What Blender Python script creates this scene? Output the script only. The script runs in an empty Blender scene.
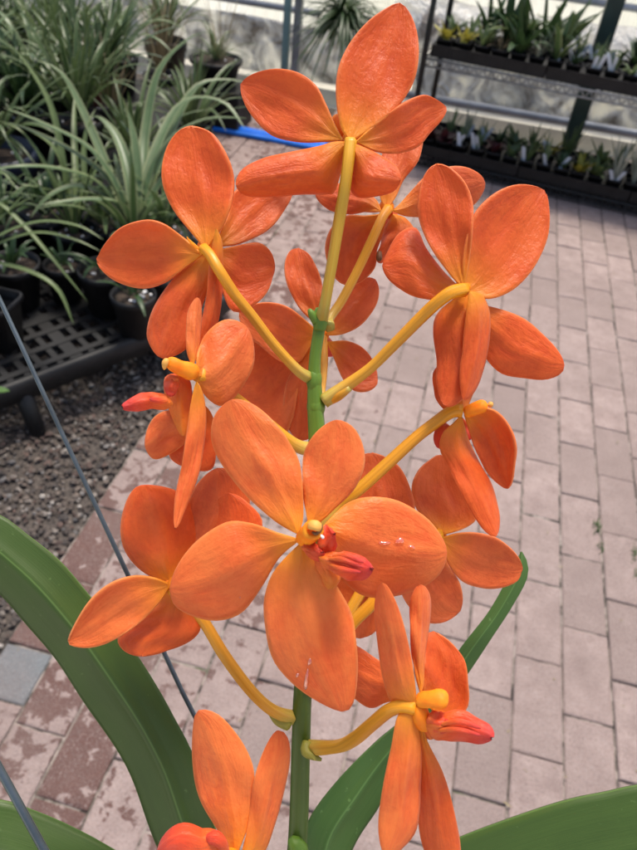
import bpy, bmesh, math, random
import numpy as np
from mathutils import Vector, Matrix
random.seed(7); rng = np.random.default_rng(7)
S = bpy.context.scene
COL = S.collection

# ---------------------------------------------------------------- camera
FP = 720.0; CAMH = 1.4                       # focal length in photo pixels (637 wide), lens height
_n = np.array([-99., -805., -720.]); _n /= np.linalg.norm(_n); _Z = -_n
_v = np.array([233., 615., -720.]); _v -= _v.dot(_Z)*_Z; _Y = _v/np.linalg.norm(_v); _X = np.cross(_Y, _Z)
RM = np.array([_X, _Y, _Z])                  # camera axes -> world axes
cam = bpy.data.cameras.new('camera'); co = bpy.data.objects.new('camera', cam); COL.objects.link(co)
co.matrix_world = Matrix.Translation((0, 0, CAMH)) @ Matrix([list(r) for r in RM]).to_4x4()
cam.sensor_fit = 'HORIZONTAL'; cam.sensor_width = 36; cam.lens = 36*FP/637
cam.clip_start = 0.01; cam.clip_end = 300
cam.dof.use_dof = True; cam.dof.focus_distance = 0.215
cam.dof.aperture_fstop = (cam.lens/1000)/0.0011
S.camera = co

def P(px, py, d):                            # a point of the place seen at that photo position, d metres deep
    q = np.array([(px-318.5)/FP*d, -(py-425)/FP*d, -d]); return RM@q + np.array([0, 0, CAMH])
def ATZ(px, py, z):
    r = RM@np.array([px-318.5, -(py-425), -FP]); return np.array([0, 0, CAMH]) + r*((z-CAMH)/r[2])
def ATY(px, py, y):
    r = RM@np.array([px-318.5, -(py-425), -FP]); return np.array([0, 0, CAMH]) + r*(y/r[1])

# ---------------------------------------------------------------- world, sun, exposure
SUN_EL, SUN_AZ = math.radians(72), math.radians(8)      # azimuth from +Y towards +X
w = bpy.data.worlds.new('World'); S.world = w; w.use_nodes = True
nt = w.node_tree; bg = nt.nodes['Background']; sky = nt.nodes.new('ShaderNodeTexSky')
sky.sky_type = 'NISHITA'; sky.sun_disc = False; sky.sun_elevation = SUN_EL; sky.sun_rotation = SUN_AZ
sky.dust_density = 4; sky.ozone_density = .6
nt.links.new(sky.outputs[0], bg.inputs[0]); bg.inputs[1].default_value = 0.13
sl = bpy.data.lights.new('sun', 'SUN'); sl.energy = 2.4; sl.angle = math.radians(14); sl.color = (1, .93, .82)
so = bpy.data.objects.new('sun', sl); COL.objects.link(so)
sd = Vector((math.sin(SUN_AZ)*math.cos(SUN_EL), math.cos(SUN_AZ)*math.cos(SUN_EL), math.sin(SUN_EL)))
so.rotation_euler = sd.to_track_quat('Z', 'Y').to_euler(); so.location = (0, 0, 6)
S.view_settings.view_transform = 'Standard'; S.view_settings.look = 'None'
S.view_settings.exposure = 0.55; S.view_settings.gamma = 1; S.view_settings.use_curve_mapping = False

# ---------------------------------------------------------------- materials
def lin(c): return tuple(((x/255)/12.92 if x <= 10 else ((x/255+.055)/1.055)**2.4) for x in c)
class NT:
    def __init__(s, name):
        s.m = bpy.data.materials.new(name); s.m.use_nodes = True; s.t = s.m.node_tree
        s.b = s.t.nodes['Principled BSDF']; s.out = s.t.nodes['Material Output']
    def n(s, ty, **k):
        x = s.t.nodes.new(ty)
        for a, b in k.items(): setattr(x, a, b)
        return x
    def l(s, a, b): s.t.links.new(a, b)
    def mix(s, f, a, b, mode='MIX'):
        x = s.n('ShaderNodeMix', data_type='RGBA', blend_type=mode)
        for i, val in ((0, f), (6, a), (7, b)):
            if hasattr(val, 'links'): s.l(val, x.inputs[i])
            elif val is not None: x.inputs[i].default_value = (*val, 1) if isinstance(val, tuple) else val
        return x.outputs[2]
    def ramp(s, fac, stops):
        r = s.n('ShaderNodeValToRGB'); e = r.color_ramp.elements
        while len(e) < len(stops): e.new(.5)
        for i, (p, c) in enumerate(stops):
            e[i].position = p; e[i].color = (*c, 1) if isinstance(c, tuple) else (c, c, c, 1)
        s.l(fac, r.inputs[0]); return r.outputs[0]
    def noise(s, vec, scale, detail=3, rough=.5, dist=0):
        x = s.n('ShaderNodeTexNoise'); x.inputs['Scale'].default_value = scale
        x.inputs['Detail'].default_value = detail; x.inputs['Roughness'].default_value = rough
        x.inputs['Distortion'].default_value = dist
        if vec: s.l(vec, x.inputs['Vector'])
        return x.outputs['Fac']
    def pos(s): return s.n('ShaderNodeNewGeometry').outputs['Position']
    def objc(s): return s.n('ShaderNodeTexCoord').outputs['Object']
    def uv(s): return s.n('ShaderNodeTexCoord').outputs['UV']
    def mapp(s, vec, sc):
        x = s.n('ShaderNodeMapping'); x.inputs['Scale'].default_value = sc; s.l(vec, x.inputs[0]); return x.outputs[0]
    def bump(s, h, strength, dist=.001):
        x = s.n('ShaderNodeBump'); x.inputs['Strength'].default_value = strength; x.inputs['Distance'].default_value = dist
        s.l(h, x.inputs['Height']); s.l(x.outputs[0], s.b.inputs['Normal']); return x.outputs[0]
    def base(s, c):
        if isinstance(c, tuple): s.b.inputs['Base Color'].default_value = (*c, 1)
        else: s.l(c, s.b.inputs['Base Color'])
    def set(s, **k):
        for a, v in k.items(): s.b.inputs[a.replace('_', ' ')].default_value = v
    def transl(s, col, fac):
        tr = s.n('ShaderNodeBsdfTranslucent'); mx = s.n('ShaderNodeMixShader'); mx.inputs[0].default_value = fac
        if isinstance(col, tuple): tr.inputs[0].default_value = (*col, 1)
        else: s.l(col, tr.inputs[0])
        s.l(s.b.outputs[0], mx.inputs[1]); s.l(tr.outputs[0], mx.inputs[2]); s.l(mx.outputs[0], s.out.inputs[0])

def simple(name, col, rough=.6, var=.25, scale=20, metal=0, bump=0, spec=.5, bscale=None):
    m = NT(name); p = m.objc(); f = m.noise(p, scale, 4, .6)
    dark = tuple(c*(1-var) for c in col); lite = tuple(min(1, c*(1+var)) for c in col)
    m.base(m.ramp(f, [(.3, dark), (.7, lite)])); m.set(Roughness=rough, Metallic=metal, Specular_IOR_Level=spec)
    if bump: m.bump(m.noise(p, bscale or scale*4, 3), bump, .002)
    return m.m

def petal_mat(name, orange, deep, throat=(.95, .37, .02), gl=.42, stops=None, tr=.33):
    """u runs base to tip, v across; mottled skin, faint veins, throat of the flower yellow"""
    m = NT(name); uv = m.uv(); sep = m.n('ShaderNodeSeparateXYZ'); m.l(uv, sep.inputs[0]); o = m.objc()
    mott = m.noise(m.mapp(uv, (4, 5.5, 1)), 1.0, 5, .6, .6)
    cell = m.noise(o, 520, 4, .68, .3)
    big = m.noise(o, 75, 3, .55)
    vn = m.noise(m.mapp(uv, (2.4, 20, 1)), 1.0, 3, .55, 1.2)
    lite = tuple(min(1, x*1.10+.012) for x in orange)
    c = m.ramp(mott, [(.34, deep), (.60, orange)])
    c = m.mix(m.ramp(big, [(.42, 0.0), (.66, .55)]), c, lite)
    c = m.mix(m.ramp(cell, [(.36, .42), (.52, 0.0)]), c, tuple(x*.92 for x in deep))
    c = m.mix(m.ramp(cell, [(.56, .0), (.70, .40)]), c, lite)
    c = m.mix(m.ramp(vn, [(.34, .14), (.42, 0.0)]), c, deep)
    md = m.n('ShaderNodeMath', operation='SUBTRACT'); m.l(sep.outputs[1], md.inputs[0]); md.inputs[1].default_value = .5
    ab = m.n('ShaderNodeMath', operation='ABSOLUTE'); m.l(md.outputs[0], ab.inputs[0])
    c = m.mix(m.ramp(ab.outputs[0], [(.0, .35), (.03, 0.0)]), c, deep)
    oi = m.n('ShaderNodeObjectInfo'); c = m.mix(m.ramp(oi.outputs['Random'], [(0, 0.0), (1, .34)]), c, tuple(x*.86 for x in deep))
    c = m.mix(m.ramp(m.noise(o, 38, 4, .6), [(.48, 0.0), (.66, .42)]), c, (min(1, orange[0]*1.02), orange[1]*1.3, orange[2]*1.35))
    c = m.mix(m.ramp(ab.outputs[0], [(.462, 0.0), (.5, .8)]), c, (min(1, orange[0]*1.15+.05), orange[1]*1.25+.08, orange[2]*1.3+.04))
    uu = m.n('ShaderNodeMath', operation='MULTIPLY_ADD'); m.l(mott, uu.inputs[0]); uu.inputs[1].default_value = .16; m.l(sep.outputs[0], uu.inputs[2])
    if stops: c = m.mix(.78, c, m.ramp(uu.outputs[0], stops))
    else: c = m.mix(m.ramp(uu.outputs[0], [(.10, 1.0), (.17, .80), (.28, .34), (.48, 0.0)]), c, throat)
    m.base(c); m.set(Roughness=gl, Specular_IOR_Level=.40, Sheen_Weight=.08)
    ad = m.n('ShaderNodeMath', operation='MULTIPLY_ADD'); m.l(vn, ad.inputs[0]); ad.inputs[1].default_value = .5; m.l(cell, ad.inputs[2])
    m2 = m.n('ShaderNodeMath', operation='MULTIPLY_ADD'); m.l(mott, m2.inputs[0]); m2.inputs[1].default_value = 2.2; m.l(ad.outputs[0], m2.inputs[2])
    m.bump(m2.outputs[0], .5, .0006)
    m.transl(c, tr)
    return m.m

M = {}
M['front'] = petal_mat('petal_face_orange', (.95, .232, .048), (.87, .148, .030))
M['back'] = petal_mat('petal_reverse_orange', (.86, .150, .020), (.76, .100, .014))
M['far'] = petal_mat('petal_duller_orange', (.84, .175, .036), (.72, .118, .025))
LS = [(.05, (.95, .28, .015)), (.35, (.93, .17, .02)), (.62, (.88, .09, .02)), (.86, (.80, .055, .03)), (1.0, (.70, .035, .040))]
M['lip'] = petal_mat('lip_red', (.88, .10, .03), (.74, .040, .02), gl=.36, tr=.25, stops=[(.05, (.90, .22, .02)), (.5, (.88, .11, .02)), (1.0, (.80, .05, .03))])
M['lippink'] = petal_mat('lip_pink', (.88, .13, .05), (.78, .05, .05), gl=.36, tr=.25, stops=LS)
M['spur'] = petal_mat('spur_orange', (.94, .26, .02), (.85, .14, .02), gl=.4, tr=.25, stops=[(.05, (.86, .09, .02)), (.5, (.92, .17, .02)), (1.0, (.93, .26, .02))])
def col_mat():
    m = NT('column_yellow'); o = m.objc()
    m.base(m.ramp(m.noise(o, 300, 3), [(.3, (.90, .20, .008)), (.7, (.95, .32, .018))])); m.set(Specular_IOR_Level=.22, Roughness=.55, Subsurface_Weight=.4, Subsurface_Scale=.003, Subsurface_Radius=(1, .4, .1))
    m.bump(m.noise(o, 700, 2), .2, .0004); return m.m
M['column'] = col_mat()
M['brown'] = simple('brown_crease', (.16, .06, .015), .6, .3, 300)
M['cap'] = simple('anther_cap_cream', (.80, .38, .07), .6, .1, 400)
def ped_mat(nm='pedicel_yellow', st_=None):
    m = NT(nm); uv = m.uv(); sep = m.n('ShaderNodeSeparateXYZ'); m.l(uv, sep.inputs[0])
    c = m.ramp(sep.outputs[0], st_ or [(0, (.88, .34, .012)), (.4, (.74, .32, .016)), (.80, (.72, .36, .028)), (.92, (.60, .44, .09)), (1, (.44, .42, .09))])
    st = m.noise(m.mapp(uv, (1.5, 14, 1)), 1, 3, .6)
    c = m.mix(m.ramp(st, [(.42, .4), (.6, 0.0)]), c, (.50, .20, .012))
    m.base(c); m.set(Roughness=.38, Specular_IOR_Level=.4); m.bump(st, .4, .0004); return m.m
M['ped'] = ped_mat(); M['ped_olive'] = ped_mat('pedicel_olive', [(0, (.80, .38, .02)), (.3, (.55, .33, .03)), (.8, (.50, .34, .04)), (1, (.40, .38, .08))])
def green_mat(name, a, b, vs=30, rough=.45, tr=.15, streak=True, yl=.0, edge=0):
    m = NT(name); uv = m.uv(); o = m.objc(); sep = m.n('ShaderNodeSeparateXYZ'); m.l(uv, sep.inputs[0])
    st = m.noise(m.mapp(uv, (3, vs, 1)), 1, 3, .6)
    bl = m.noise(o, 25, 3, .6)
    c = m.mix(m.ramp(st, [(.25, 0.1), (.75, .7)]), a, b)
    c = m.mix(m.ramp(bl, [(.4, 0.0), (.7, .35)]), c, tuple(x*.6 for x in a))
    sp = m.noise(o, 420, 2, .5)
    c = m.mix(m.ramp(sp, [(.70, 0.0), (.78, .35)]), c, tuple(min(1, x*2+.05) for x in b))
    if yl:
        md = m.n('ShaderNodeMath', operation='SUBTRACT'); m.l(sep.outputs[1], md.inputs[0]); md.inputs[1].default_value = .5
        ab = m.n('ShaderNodeMath', operation='ABSOLUTE'); m.l(md.outputs[0], ab.inputs[0])
        c = m.mix(m.ramp(ab.outputs[0], [(.0, yl), (.018, 0.0)]), c, tuple(min(1, x*2.2+.03) for x in b))
        c = m.mix(m.ramp(ab.outputs[0], [(.488, 0.0), (.5, yl)]), c, tuple(min(1, x*1.8+.02) for x in b))
    if edge:
        md = m.n('ShaderNodeMath', operation='SUBTRACT'); m.l(sep.outputs[1], md.inputs[0]); md.inputs[1].default_value = .5
        ab = m.n('ShaderNodeMath', operation='ABSOLUTE'); m.l(md.outputs[0], ab.inputs[0])
        c = m.mix(m.ramp(ab.outputs[0], [(.30, 0.0), (.42, edge)]), c, (.34, .36, .19))
    m.base(c); m.set(Roughness=rough, Specular_IOR_Level=.4); m.bump(m.noise(m.mapp(uv, (5, 60, 1)), 1, 4, .6), .16, .0007)
    if tr: m.transl(c, tr)
    return m.m
M['leaf'] = green_mat('orchid_leaf_green', (.052, .096, .017), (.066, .118, .021), 10, .40, .10, yl=.6)
M['leaf2'] = green_mat('orchid_leaf_bright', (.070, .150, .034), (.10, .19, .045), 14, .42, .22, yl=.4)
M['stem'] = green_mat('flower_stem_green', (.10, .20, .020), (.17, .30, .035), 12, .4, 0)
M['bract'] = green_mat('bract_olive', (.26, .25, .03), (.40, .36, .06), 12, .5, 0)
M['stem2'] = green_mat('flower_stem_dark', (.055, .105, .012), (.10, .16, .02), 12, .4, 0)
M['g_mid'] = green_mat('grassy_leaf_green', (.042, .085, .024), (.098, .155, .055), 10, .34, .2, edge=.45)
M['g_pale'] = green_mat('grassy_leaf_pale', (.10, .15, .05), (.21, .27, .11), 10, .38, .25)
M['g_dark'] = green_mat('grassy_leaf_dark', (.025, .055, .018), (.055, .10, .035), 10, .35, .15)
M['g_grey'] = green_mat('grassy_leaf_greygreen', (.080, .135, .055), (.17, .25, .115), 10, .34, .2, edge=.6)
M['g_yel'] = green_mat('yellow_leaf', (.26, .24, .03), (.42, .37, .06), 10, .4, .2)
M['g_red'] = green_mat('dark_red_leaf', (.05, .012, .015), (.10, .025, .028), 10, .4, .1)
M['g_wht'] = green_mat('pale_striped_leaf', (.28, .30, .22), (.55, .56, .48), 6, .4, .15)
M['straw'] = green_mat('dry_straw_leaf', (.22, .17, .09), (.40, .33, .20), 6, .6, .1)
M['black'] = simple('black_plastic', (.008, .008, .009), .5, .35, 18, bump=.1, spec=.35)
M['tray'] = simple('dark_grey_plastic', (.014, .014, .0145), .55, .5, 9, bump=.2, spec=.35)
M['navy'] = simple('navy_plastic', (.012, .02, .045), .4, .3, 12)
M['blackmetal'] = simple('black_metal', (.012, .013, .014), .35, .3, 30, metal=.3)
M['chrome'] = simple('zinc_wire', (.30, .30, .29), .35, .3, 40, metal=.7)
M['greenpost'] = simple('dark_green_paint', (.020, .042, .034), .45, .35, 10, bump=.1)
M['tealpost'] = simple('pale_teal_paint', (.17, .27, .26), .5, .2, 10, bump=.1)
M['greypost'] = simple('galvanised_post', (.30, .31, .32), .45, .25, 12, metal=.5)
M['pipe'] = simple('grey_pipe', (.26, .28, .32), .4, .25, 8, metal=.3)
M['tag'] = simple('white_plastic_tag', (.55, .60, .66), .35, .08, 30)
M['ytag'] = simple('yellow_plastic_tag', (.55, .46, .07), .4, .1, 30)
M['soil'] = simple('bark_mix', (.045, .030, .020), .9, .6, 90, bump=.8, bscale=160)
M['blue'] = simple('blue_vinyl', (.02, .20, .80), .3, .2, 10)
M['rust'] = simple('red_brown_tag', (.12, .02, .014), .5, .2, 20)
M['wire'] = simple('steel_wire', (.10, .125, .14), .32, .35, 60, metal=.6)
M['cream'] = simple('pale_concrete', (.74, .70, .58), .8, .14, 6, bump=.3)
M['perlite'] = simple('white_perlite', (.8, .8, .8), .7, .1, 30)
M['wood'] = simple('weathered_board', (.16, .13, .10), .75, .3, 12, bump=.4)
M['pinkcloth'] = simple('pink_plastic', (.70, .22, .22), .5, .2, 10)

def foil():
    m = NT('silver_sheet'); o = m.objc()
    n1 = m.noise(o, 6.5, 4, .6, 1.0)
    c = m.ramp(n1, [(.32, (.30, .26, .22)), (.42, (.74, .71, .65)), (.52, (.97, .96, .93))])  # patchy tones put bright highlights of the crinkled sheet into its colour
    m.base(c); m.set(Metallic=.08, Roughness=.25)
    m.bump(m.noise(o, 7, 5, .6, 1.2), 1.0, .07)
    tr = m.n('ShaderNodeBsdfTranslucent'); m.l(c, tr.inputs[0]); mx = m.n('ShaderNodeMixShader')
    m.l(m.ramp(n1, [(.44, .15), (.64, .75)]), mx.inputs[0]); m.l(m.b.outputs[0], mx.inputs[1]); m.l(tr.outputs[0], mx.inputs[2]); m.l(mx.outputs[0], m.out.inputs[0])
    return m.m
M['foil'] = foil()
def poly():
    m = NT('translucent_sheet'); o = m.objc()
    c = m.ramp(m.noise(o, 1.6, 4, .6), [(.3, (.84, .84, .72)), (.7, (.95, .95, .90))])
    m.base(c); m.set(Roughness=.25, Specular_IOR_Level=.5); m.transl(c, .62); return m.m
M['poly'] = poly()
def brick_mat():
    m = NT('worn_pavers'); p = m.pos(); at = m.n('ShaderNodeAttribute', attribute_name='tone')
    sep = m.n('ShaderNodeSeparateXYZ'); m.l(p, sep.inputs[0])
    ca = m.n('ShaderNodeSeparateColor'); m.l(at.outputs['Color'], ca.inputs[0])
    # worn pale skin over the red body of each paver
    pale = m.mix(m.ramp(m.noise(p, 17, 6, .68), [(.32, 0.0), (.66, 1.0)]), (.290, .212, .193), (.455, .350, .318))
    pale = m.mix(ca.outputs[0], pale, (.265, .200, .180))
    red = m.mix(m.noise(p, 30, 3), (.095, .043, .035), (.150, .073, .058))
    # where wear is least: near the gravel and the near left
    mx = m.n('ShaderNodeMapRange'); m.l(sep.outputs[0], mx.inputs[0])
    mx.inputs[1].default_value = -.72; mx.inputs[2].default_value = .25; mx.inputs[3].default_value = .165; mx.inputs[4].default_value = -.09
    my = m.n('ShaderNodeMapRange'); m.l(sep.outputs[1], my.inputs[0])
    my.inputs[1].default_value = .5; my.inputs[2].default_value = 2.6; my.inputs[3].default_value = .0; my.inputs[4].default_value = -.10
    n1 = m.noise(p, 24, 6, .62, .3)
    a = m.n('ShaderNodeMath', operation='ADD'); m.l(n1, a.inputs[0]); m.l(mx.outputs[0], a.inputs[1])
    b = m.n('ShaderNodeMath', operation='ADD'); m.l(a.outputs[0], b.inputs[0]); m.l(my.outputs[0], b.inputs[1])
    c2 = m.n('ShaderNodeMath', operation='MULTIPLY_ADD'); m.l(ca.outputs[1], c2.inputs[0]); c2.inputs[1].default_value = .16; m.l(b.outputs[0], c2.inputs[2])
    msk = m.ramp(c2.outputs[0], [(.645, 0.0), (.68, .95)])
    c = m.mix(msk, pale, red)
    grey = m.mix(m.noise(p, 60, 4), (.125, .14, .15), (.215, .235, .245))
    gt = m.n('ShaderNodeMath', operation='GREATER_THAN'); m.l(ca.outputs[2], gt.inputs[0]); gt.inputs[1].default_value = .9
    c = m.mix(gt.outputs[0], c, grey)
    sp = m.noise(p, 420, 2, .6); c = m.mix(m.ramp(sp, [(.56, 0.0), (.70, .55)]), c, (.50, .46, .44))
    c = m.mix(m.ramp(m.noise(p, 260, 2, .6), [(.34, .5), (.46, 0.0)]), c, (.15, .11, .10))
    c = m.mix(m.ramp(m.noise(p, 3.2, 4, .6), [(.42, 0.0), (.70, .5)]), c, (.22, .165, .148))
    m.base(c); m.set(Roughness=.78, Specular_IOR_Level=.35); m.bump(m.noise(p, 150, 6, .74), 1.0, .0045); return m.m
M['brick'] = brick_mat()
def joint_mat():
    m = NT('joint_sand'); p = m.pos()
    c = m.ramp(m.noise(p, 22, 5, .75), [(.40, (.035, .03, .026)), (.48, (.14, .12, .10)), (.58, (.33, .28, .25))])
    c = m.mix(m.ramp(m.noise(p, 5, 4, .7), [(.60, 0.0), (.70, .7)]), c, (.05, .085, .02))
    m.base(c); m.set(Roughness=.95); m.bump(m.noise(p, 400, 3), .8, .003); return m.m
M['joint'] = joint_mat()
def gravel_mat(name, attr=True):
    m = NT(name); p = m.pos()
    if attr:
        at = m.n('ShaderNodeAttribute', attribute_name='tone'); c = at.outputs['Color']
        c = m.mix(m.ramp(m.noise(p, 250, 3), [(.3, .5), (.7, 0.0)]), c, (.05, .04, .035))
    else:
        c = m.ramp(m.noise(p, 120, 5, .8), [(.35, (.018, .014, .012)), (.6, (.10, .082, .07)), (.75, (.26, .235, .21))])
    m.base(c); m.set(Roughness=.85); m.bump(m.noise(p, 200, 4), .6, .004); return m.m
M['stone'] = gravel_mat('gravel_stones'); M['bed'] = gravel_mat('gravel_bed', False)
def wet(name, fac):
    m = NT(name); g = m.n('ShaderNodeBsdfGlossy'); g.inputs['Roughness'].default_value = .06; t_ = m.n('ShaderNodeBsdfTransparent'); t_.inputs[0].default_value = (1, .86, .78, 1)  # warm tint stands in for light refracted through the drop
    fr = m.n('ShaderNodeFresnel'); fr.inputs[0].default_value = 1.33; gb = m.n('ShaderNodeNewGeometry'); iv = m.n('ShaderNodeMath', operation='SUBTRACT'); iv.inputs[0].default_value = 1; m.l(gb.outputs['Backfacing'], iv.inputs[1]); mu = m.n('ShaderNodeMath', operation='MULTIPLY'); m.l(fr.outputs[0], mu.inputs[0]); mu.inputs[1].default_value = fac
    m3 = m.n('ShaderNodeMath', operation='MULTIPLY'); m.l(mu.outputs[0], m3.inputs[0]); m.l(iv.outputs[0], m3.inputs[1])
    mx = m.n('ShaderNodeMixShader'); m.l(m3.outputs[0], mx.inputs[0]); m.l(t_.outputs[0], mx.inputs[1]); m.l(g.outputs[0], mx.inputs[2]); m.l(mx.outputs[0], m.out.inputs[0]); return m.m
def water():
    m = NT('water'); m.base((1, 1, 1)); m.set(Roughness=.03, IOR=1.33, Transmission_Weight=1.0); return m.m
M['water'] = water(); M['drop'] = wet('water_bead', 11.0)

# ---------------------------------------------------------------- object helpers
def tagit(o, label=None, cat=None, group=None, kind=None):
    if label: o['label'] = label
    if cat: o['category'] = cat
    if group: o['group'] = group
    if kind: o['kind'] = kind
    return o
def thing(name, loc, label, cat, group=None):
    o = bpy.data.objects.new(name, None); COL.objects.link(o); o.location = [float(x) for x in loc]; o.empty_display_size = .05
    return tagit(o, label, cat, group)
def rootloc(p):
    v = Vector((0, 0, 0))
    while p is not None: v += p.location; p = p.parent
    return v
def obj(name, V, F, m, parent=None, uv=None, smooth=True, at=None, loc=None):
    """V in world coordinates unless loc is given; linked as ONE mesh object"""
    V = np.asarray(V, float)
    off = rootloc(parent) if parent is not None else Vector(loc if loc is not None else (0, 0, 0))
    me = bpy.data.meshes.new(name); me.from_pydata((V-np.array(off)).tolist(), [], [list(map(int, f)) for f in F]); me.update()
    if smooth: me.polygons.foreach_set('use_smooth', [True]*len(me.polygons))
    if uv is not None:
        ul = me.uv_layers.new(name='UVMap'); idx = np.zeros(len(me.loops), dtype=np.int32); me.loops.foreach_get('vertex_index', idx)
        ul.data.foreach_set('uv', np.asarray(uv, float)[idx].ravel())
    me.materials.append(m)
    o = bpy.data.objects.new(name, me); COL.objects.link(o)
    if parent is not None: o.parent = parent
    elif loc is not None: o.location = loc
    return o
class MB:
    def __init__(s): s.V = []; s.F = []; s.U = []; s.k = 0
    def add(s, V, F, U=None):
        V = np.asarray(V, float); s.V.append(V); s.F += [[i+s.k for i in f] for f in F]
        s.U.append(np.asarray(U, float) if U is not None else np.zeros((len(V), 2))); s.k += len(V)
    def box(s, c, h, rot=0):
        c = np.array(c, float); q = []
        for z in (-1, 1):
            for x, y in ((-1, -1), (1, -1), (1, 1), (-1, 1)):
                a, b = x*h[0], y*h[1]; q.append(c+np.array([a*math.cos(rot)-b*math.sin(rot), a*math.sin(rot)+b*math.cos(rot), z*h[2]]))
        s.add(q, [(3, 2, 1, 0), (4, 5, 6, 7), (0, 1, 5, 4), (1, 2, 6, 5), (2, 3, 7, 6), (3, 0, 4, 7)])
    def bar(s, a, b, r, n=6): s.tube([a, b], [r, r], n, smoothpath=False)
    def tube(s, pts, rad, n=12, smoothpath=True, steps=24, ridges=0, ramp=.1, twist=0, round_ends=False, flat=1.0, flatdir=None):
        pts = np.array(pts, float); rad = np.array(rad, float)
        if smoothpath and len(pts) > 1: q = crom(np.hstack([pts, rad[:, None]]), steps); pts, rad = q[:, :3], q[:, 3]
        if round_ends:
            N = len(pts); t = np.linspace(0, 1, N)
            e = .5*min(1, 1); L = np.concatenate([[0], np.cumsum(np.linalg.norm(np.diff(pts, axis=0), axis=1))])
            r0 = rad.copy()
            for i in range(N):
                for dd, rr in ((L[i], r0[0]), (L[-1]-L[i], r0[-1])):
                    if dd < rr: rad[i] = min(rad[i], r0[i]*math.sqrt(max(0.0, 1-(1-dd/rr)**2)) + 1e-6)
        N = len(pts); V = []; U = []
        up = np.array([.3, .2, .93]) if flatdir is None else np.array(flatdir, float); prev = None
        for i in range(N):
            t = pts[min(i+1, N-1)]-pts[max(i-1, 0)]; t = t/(np.linalg.norm(t)+1e-12)
            a = (up if prev is None else prev); a = a-t*a.dot(t)
            if np.linalg.norm(a) < 1e-3: a = np.array([1., 0, 0])-t*t[0]
            a /= np.linalg.norm(a); prev = a; b = np.cross(t, a)
            for j in range(n):
                th = 2*math.pi*j/n; r = rad[i]*(1+(ramp*math.cos(ridges*th+twist*i/N) if ridges else 0))
                V.append(pts[i]+r*flat*math.cos(th)*a+r*math.sin(th)*b); U.append((i/(N-1), j/n))
        F = [(i*n+j, i*n+(j+1) % n, (i+1)*n+(j+1) % n, (i+1)*n+j) for i in range(N-1) for j in range(n)]
        k = len(V); V.append(pts[0]); V.append(pts[-1]); U += [(0, .5), (1, .5)]
        F += [(k, (j+1) % n, j) for j in range(n)] + [(k+1, (N-1)*n+j, (N-1)*n+(j+1) % n) for j in range(n)]
        s.add(V, F, U)
    def lathe(s, prof, c=(0, 0, 0), n=20, sq=0):
        V = []; c = np.array(c, float)
        for r, z in prof:
            for j in range(n):
                th = 2*math.pi*(j+.5)/n; k = 1
                if sq: k = (abs(math.cos(th))**sq+abs(math.sin(th))**sq)**(-1/sq)
                V.append(c+np.array([r*k*math.cos(th), r*k*math.sin(th), z]))
        m = len(prof); F = [(i*n+j, i*n+(j+1) % n, (i+1)*n+(j+1) % n, (i+1)*n+j) for i in range(m-1) for j in range(n)]
        F += [tuple(range(n-1, -1, -1))]
        s.add(V, F)
    def leaf(s, pts, width, fold=.25, nrm=None, n=14, taper=1.4, wprof=None, m=4):
        """strap leaf along a 3D curve"""
        q = crom(np.array(pts, float), n); N = len(q); V = []; U = []
        for i in range(N):
            t = q[min(i+1, N-1)]-q[max(i-1, 0)]; t /= np.linalg.norm(t)+1e-12; u = i/(N-1)
            up = np.array([0, 0, 1.]) if nrm is None else np.array(nrm, float)
            sd_ = np.cross(t, up)
            if np.linalg.norm(sd_) < .15: sd_ = np.cross(t, np.array([.7, .7, .1]))
            sd_ /= np.linalg.norm(sd_); nn = np.cross(sd_, t)
            wd = width*(wprof(u) if wprof else (.62+.38*math.sin(min(1, u*2.2)*math.pi/2))*(1-u**3.2)**.8)
            for j in range(m+1):
                v = j/m-.5; V.append(q[i]+sd_*v*wd+nn*abs(v)*2*fold*wd); U.append((u, j/m))
        F = [(i*(m+1)+j, i*(m+1)+j+1, (i+1)*(m+1)+j+1, (i+1)*(m+1)+j) for i in range(N-1) for j in range(m)]
        s.add(V, F, U)
    def obj(s, name, m, parent=None, smooth=True, loc=None, solid=0):
        o = obj(name, np.vstack(s.V), s.F, m, parent, np.vstack(s.U), smooth, loc=loc)
        if solid: mod = o.modifiers.new('s', 'SOLIDIFY'); mod.thickness = solid; mod.offset = 0
        return o
def crom(p, steps):
    """Catmull-Rom through p, resampled evenly"""
    p = np.asarray(p, float)
    if len(p) == 2: t = np.linspace(0, 1, steps+1)[:, None]; return p[0]*(1-t)+p[1]*t
    q = np.vstack([2*p[0]-p[1], p, 2*p[-1]-p[-2]]); out = []
    for i in range(1, len(q)-2):
        for k in range(12):
            t = k/12; a, b, c, d = q[i-1], q[i], q[i+1], q[i+2]
            out.append(.5*((2*b)+(c-a)*t+(2*a-5*b+4*c-d)*t*t+(3*b-a-3*c+d)*t**3))
    out.append(p[-1]); out = np.array(out)
    L = np.concatenate([[0], np.cumsum(np.linalg.norm(np.diff(out[:, :3], axis=0), axis=1))]); tt = np.linspace(0, L[-1], steps+1)
    return np.stack([np.interp(tt, L, out[:, k]) for k in range(out.shape[1])], 1)

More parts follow.
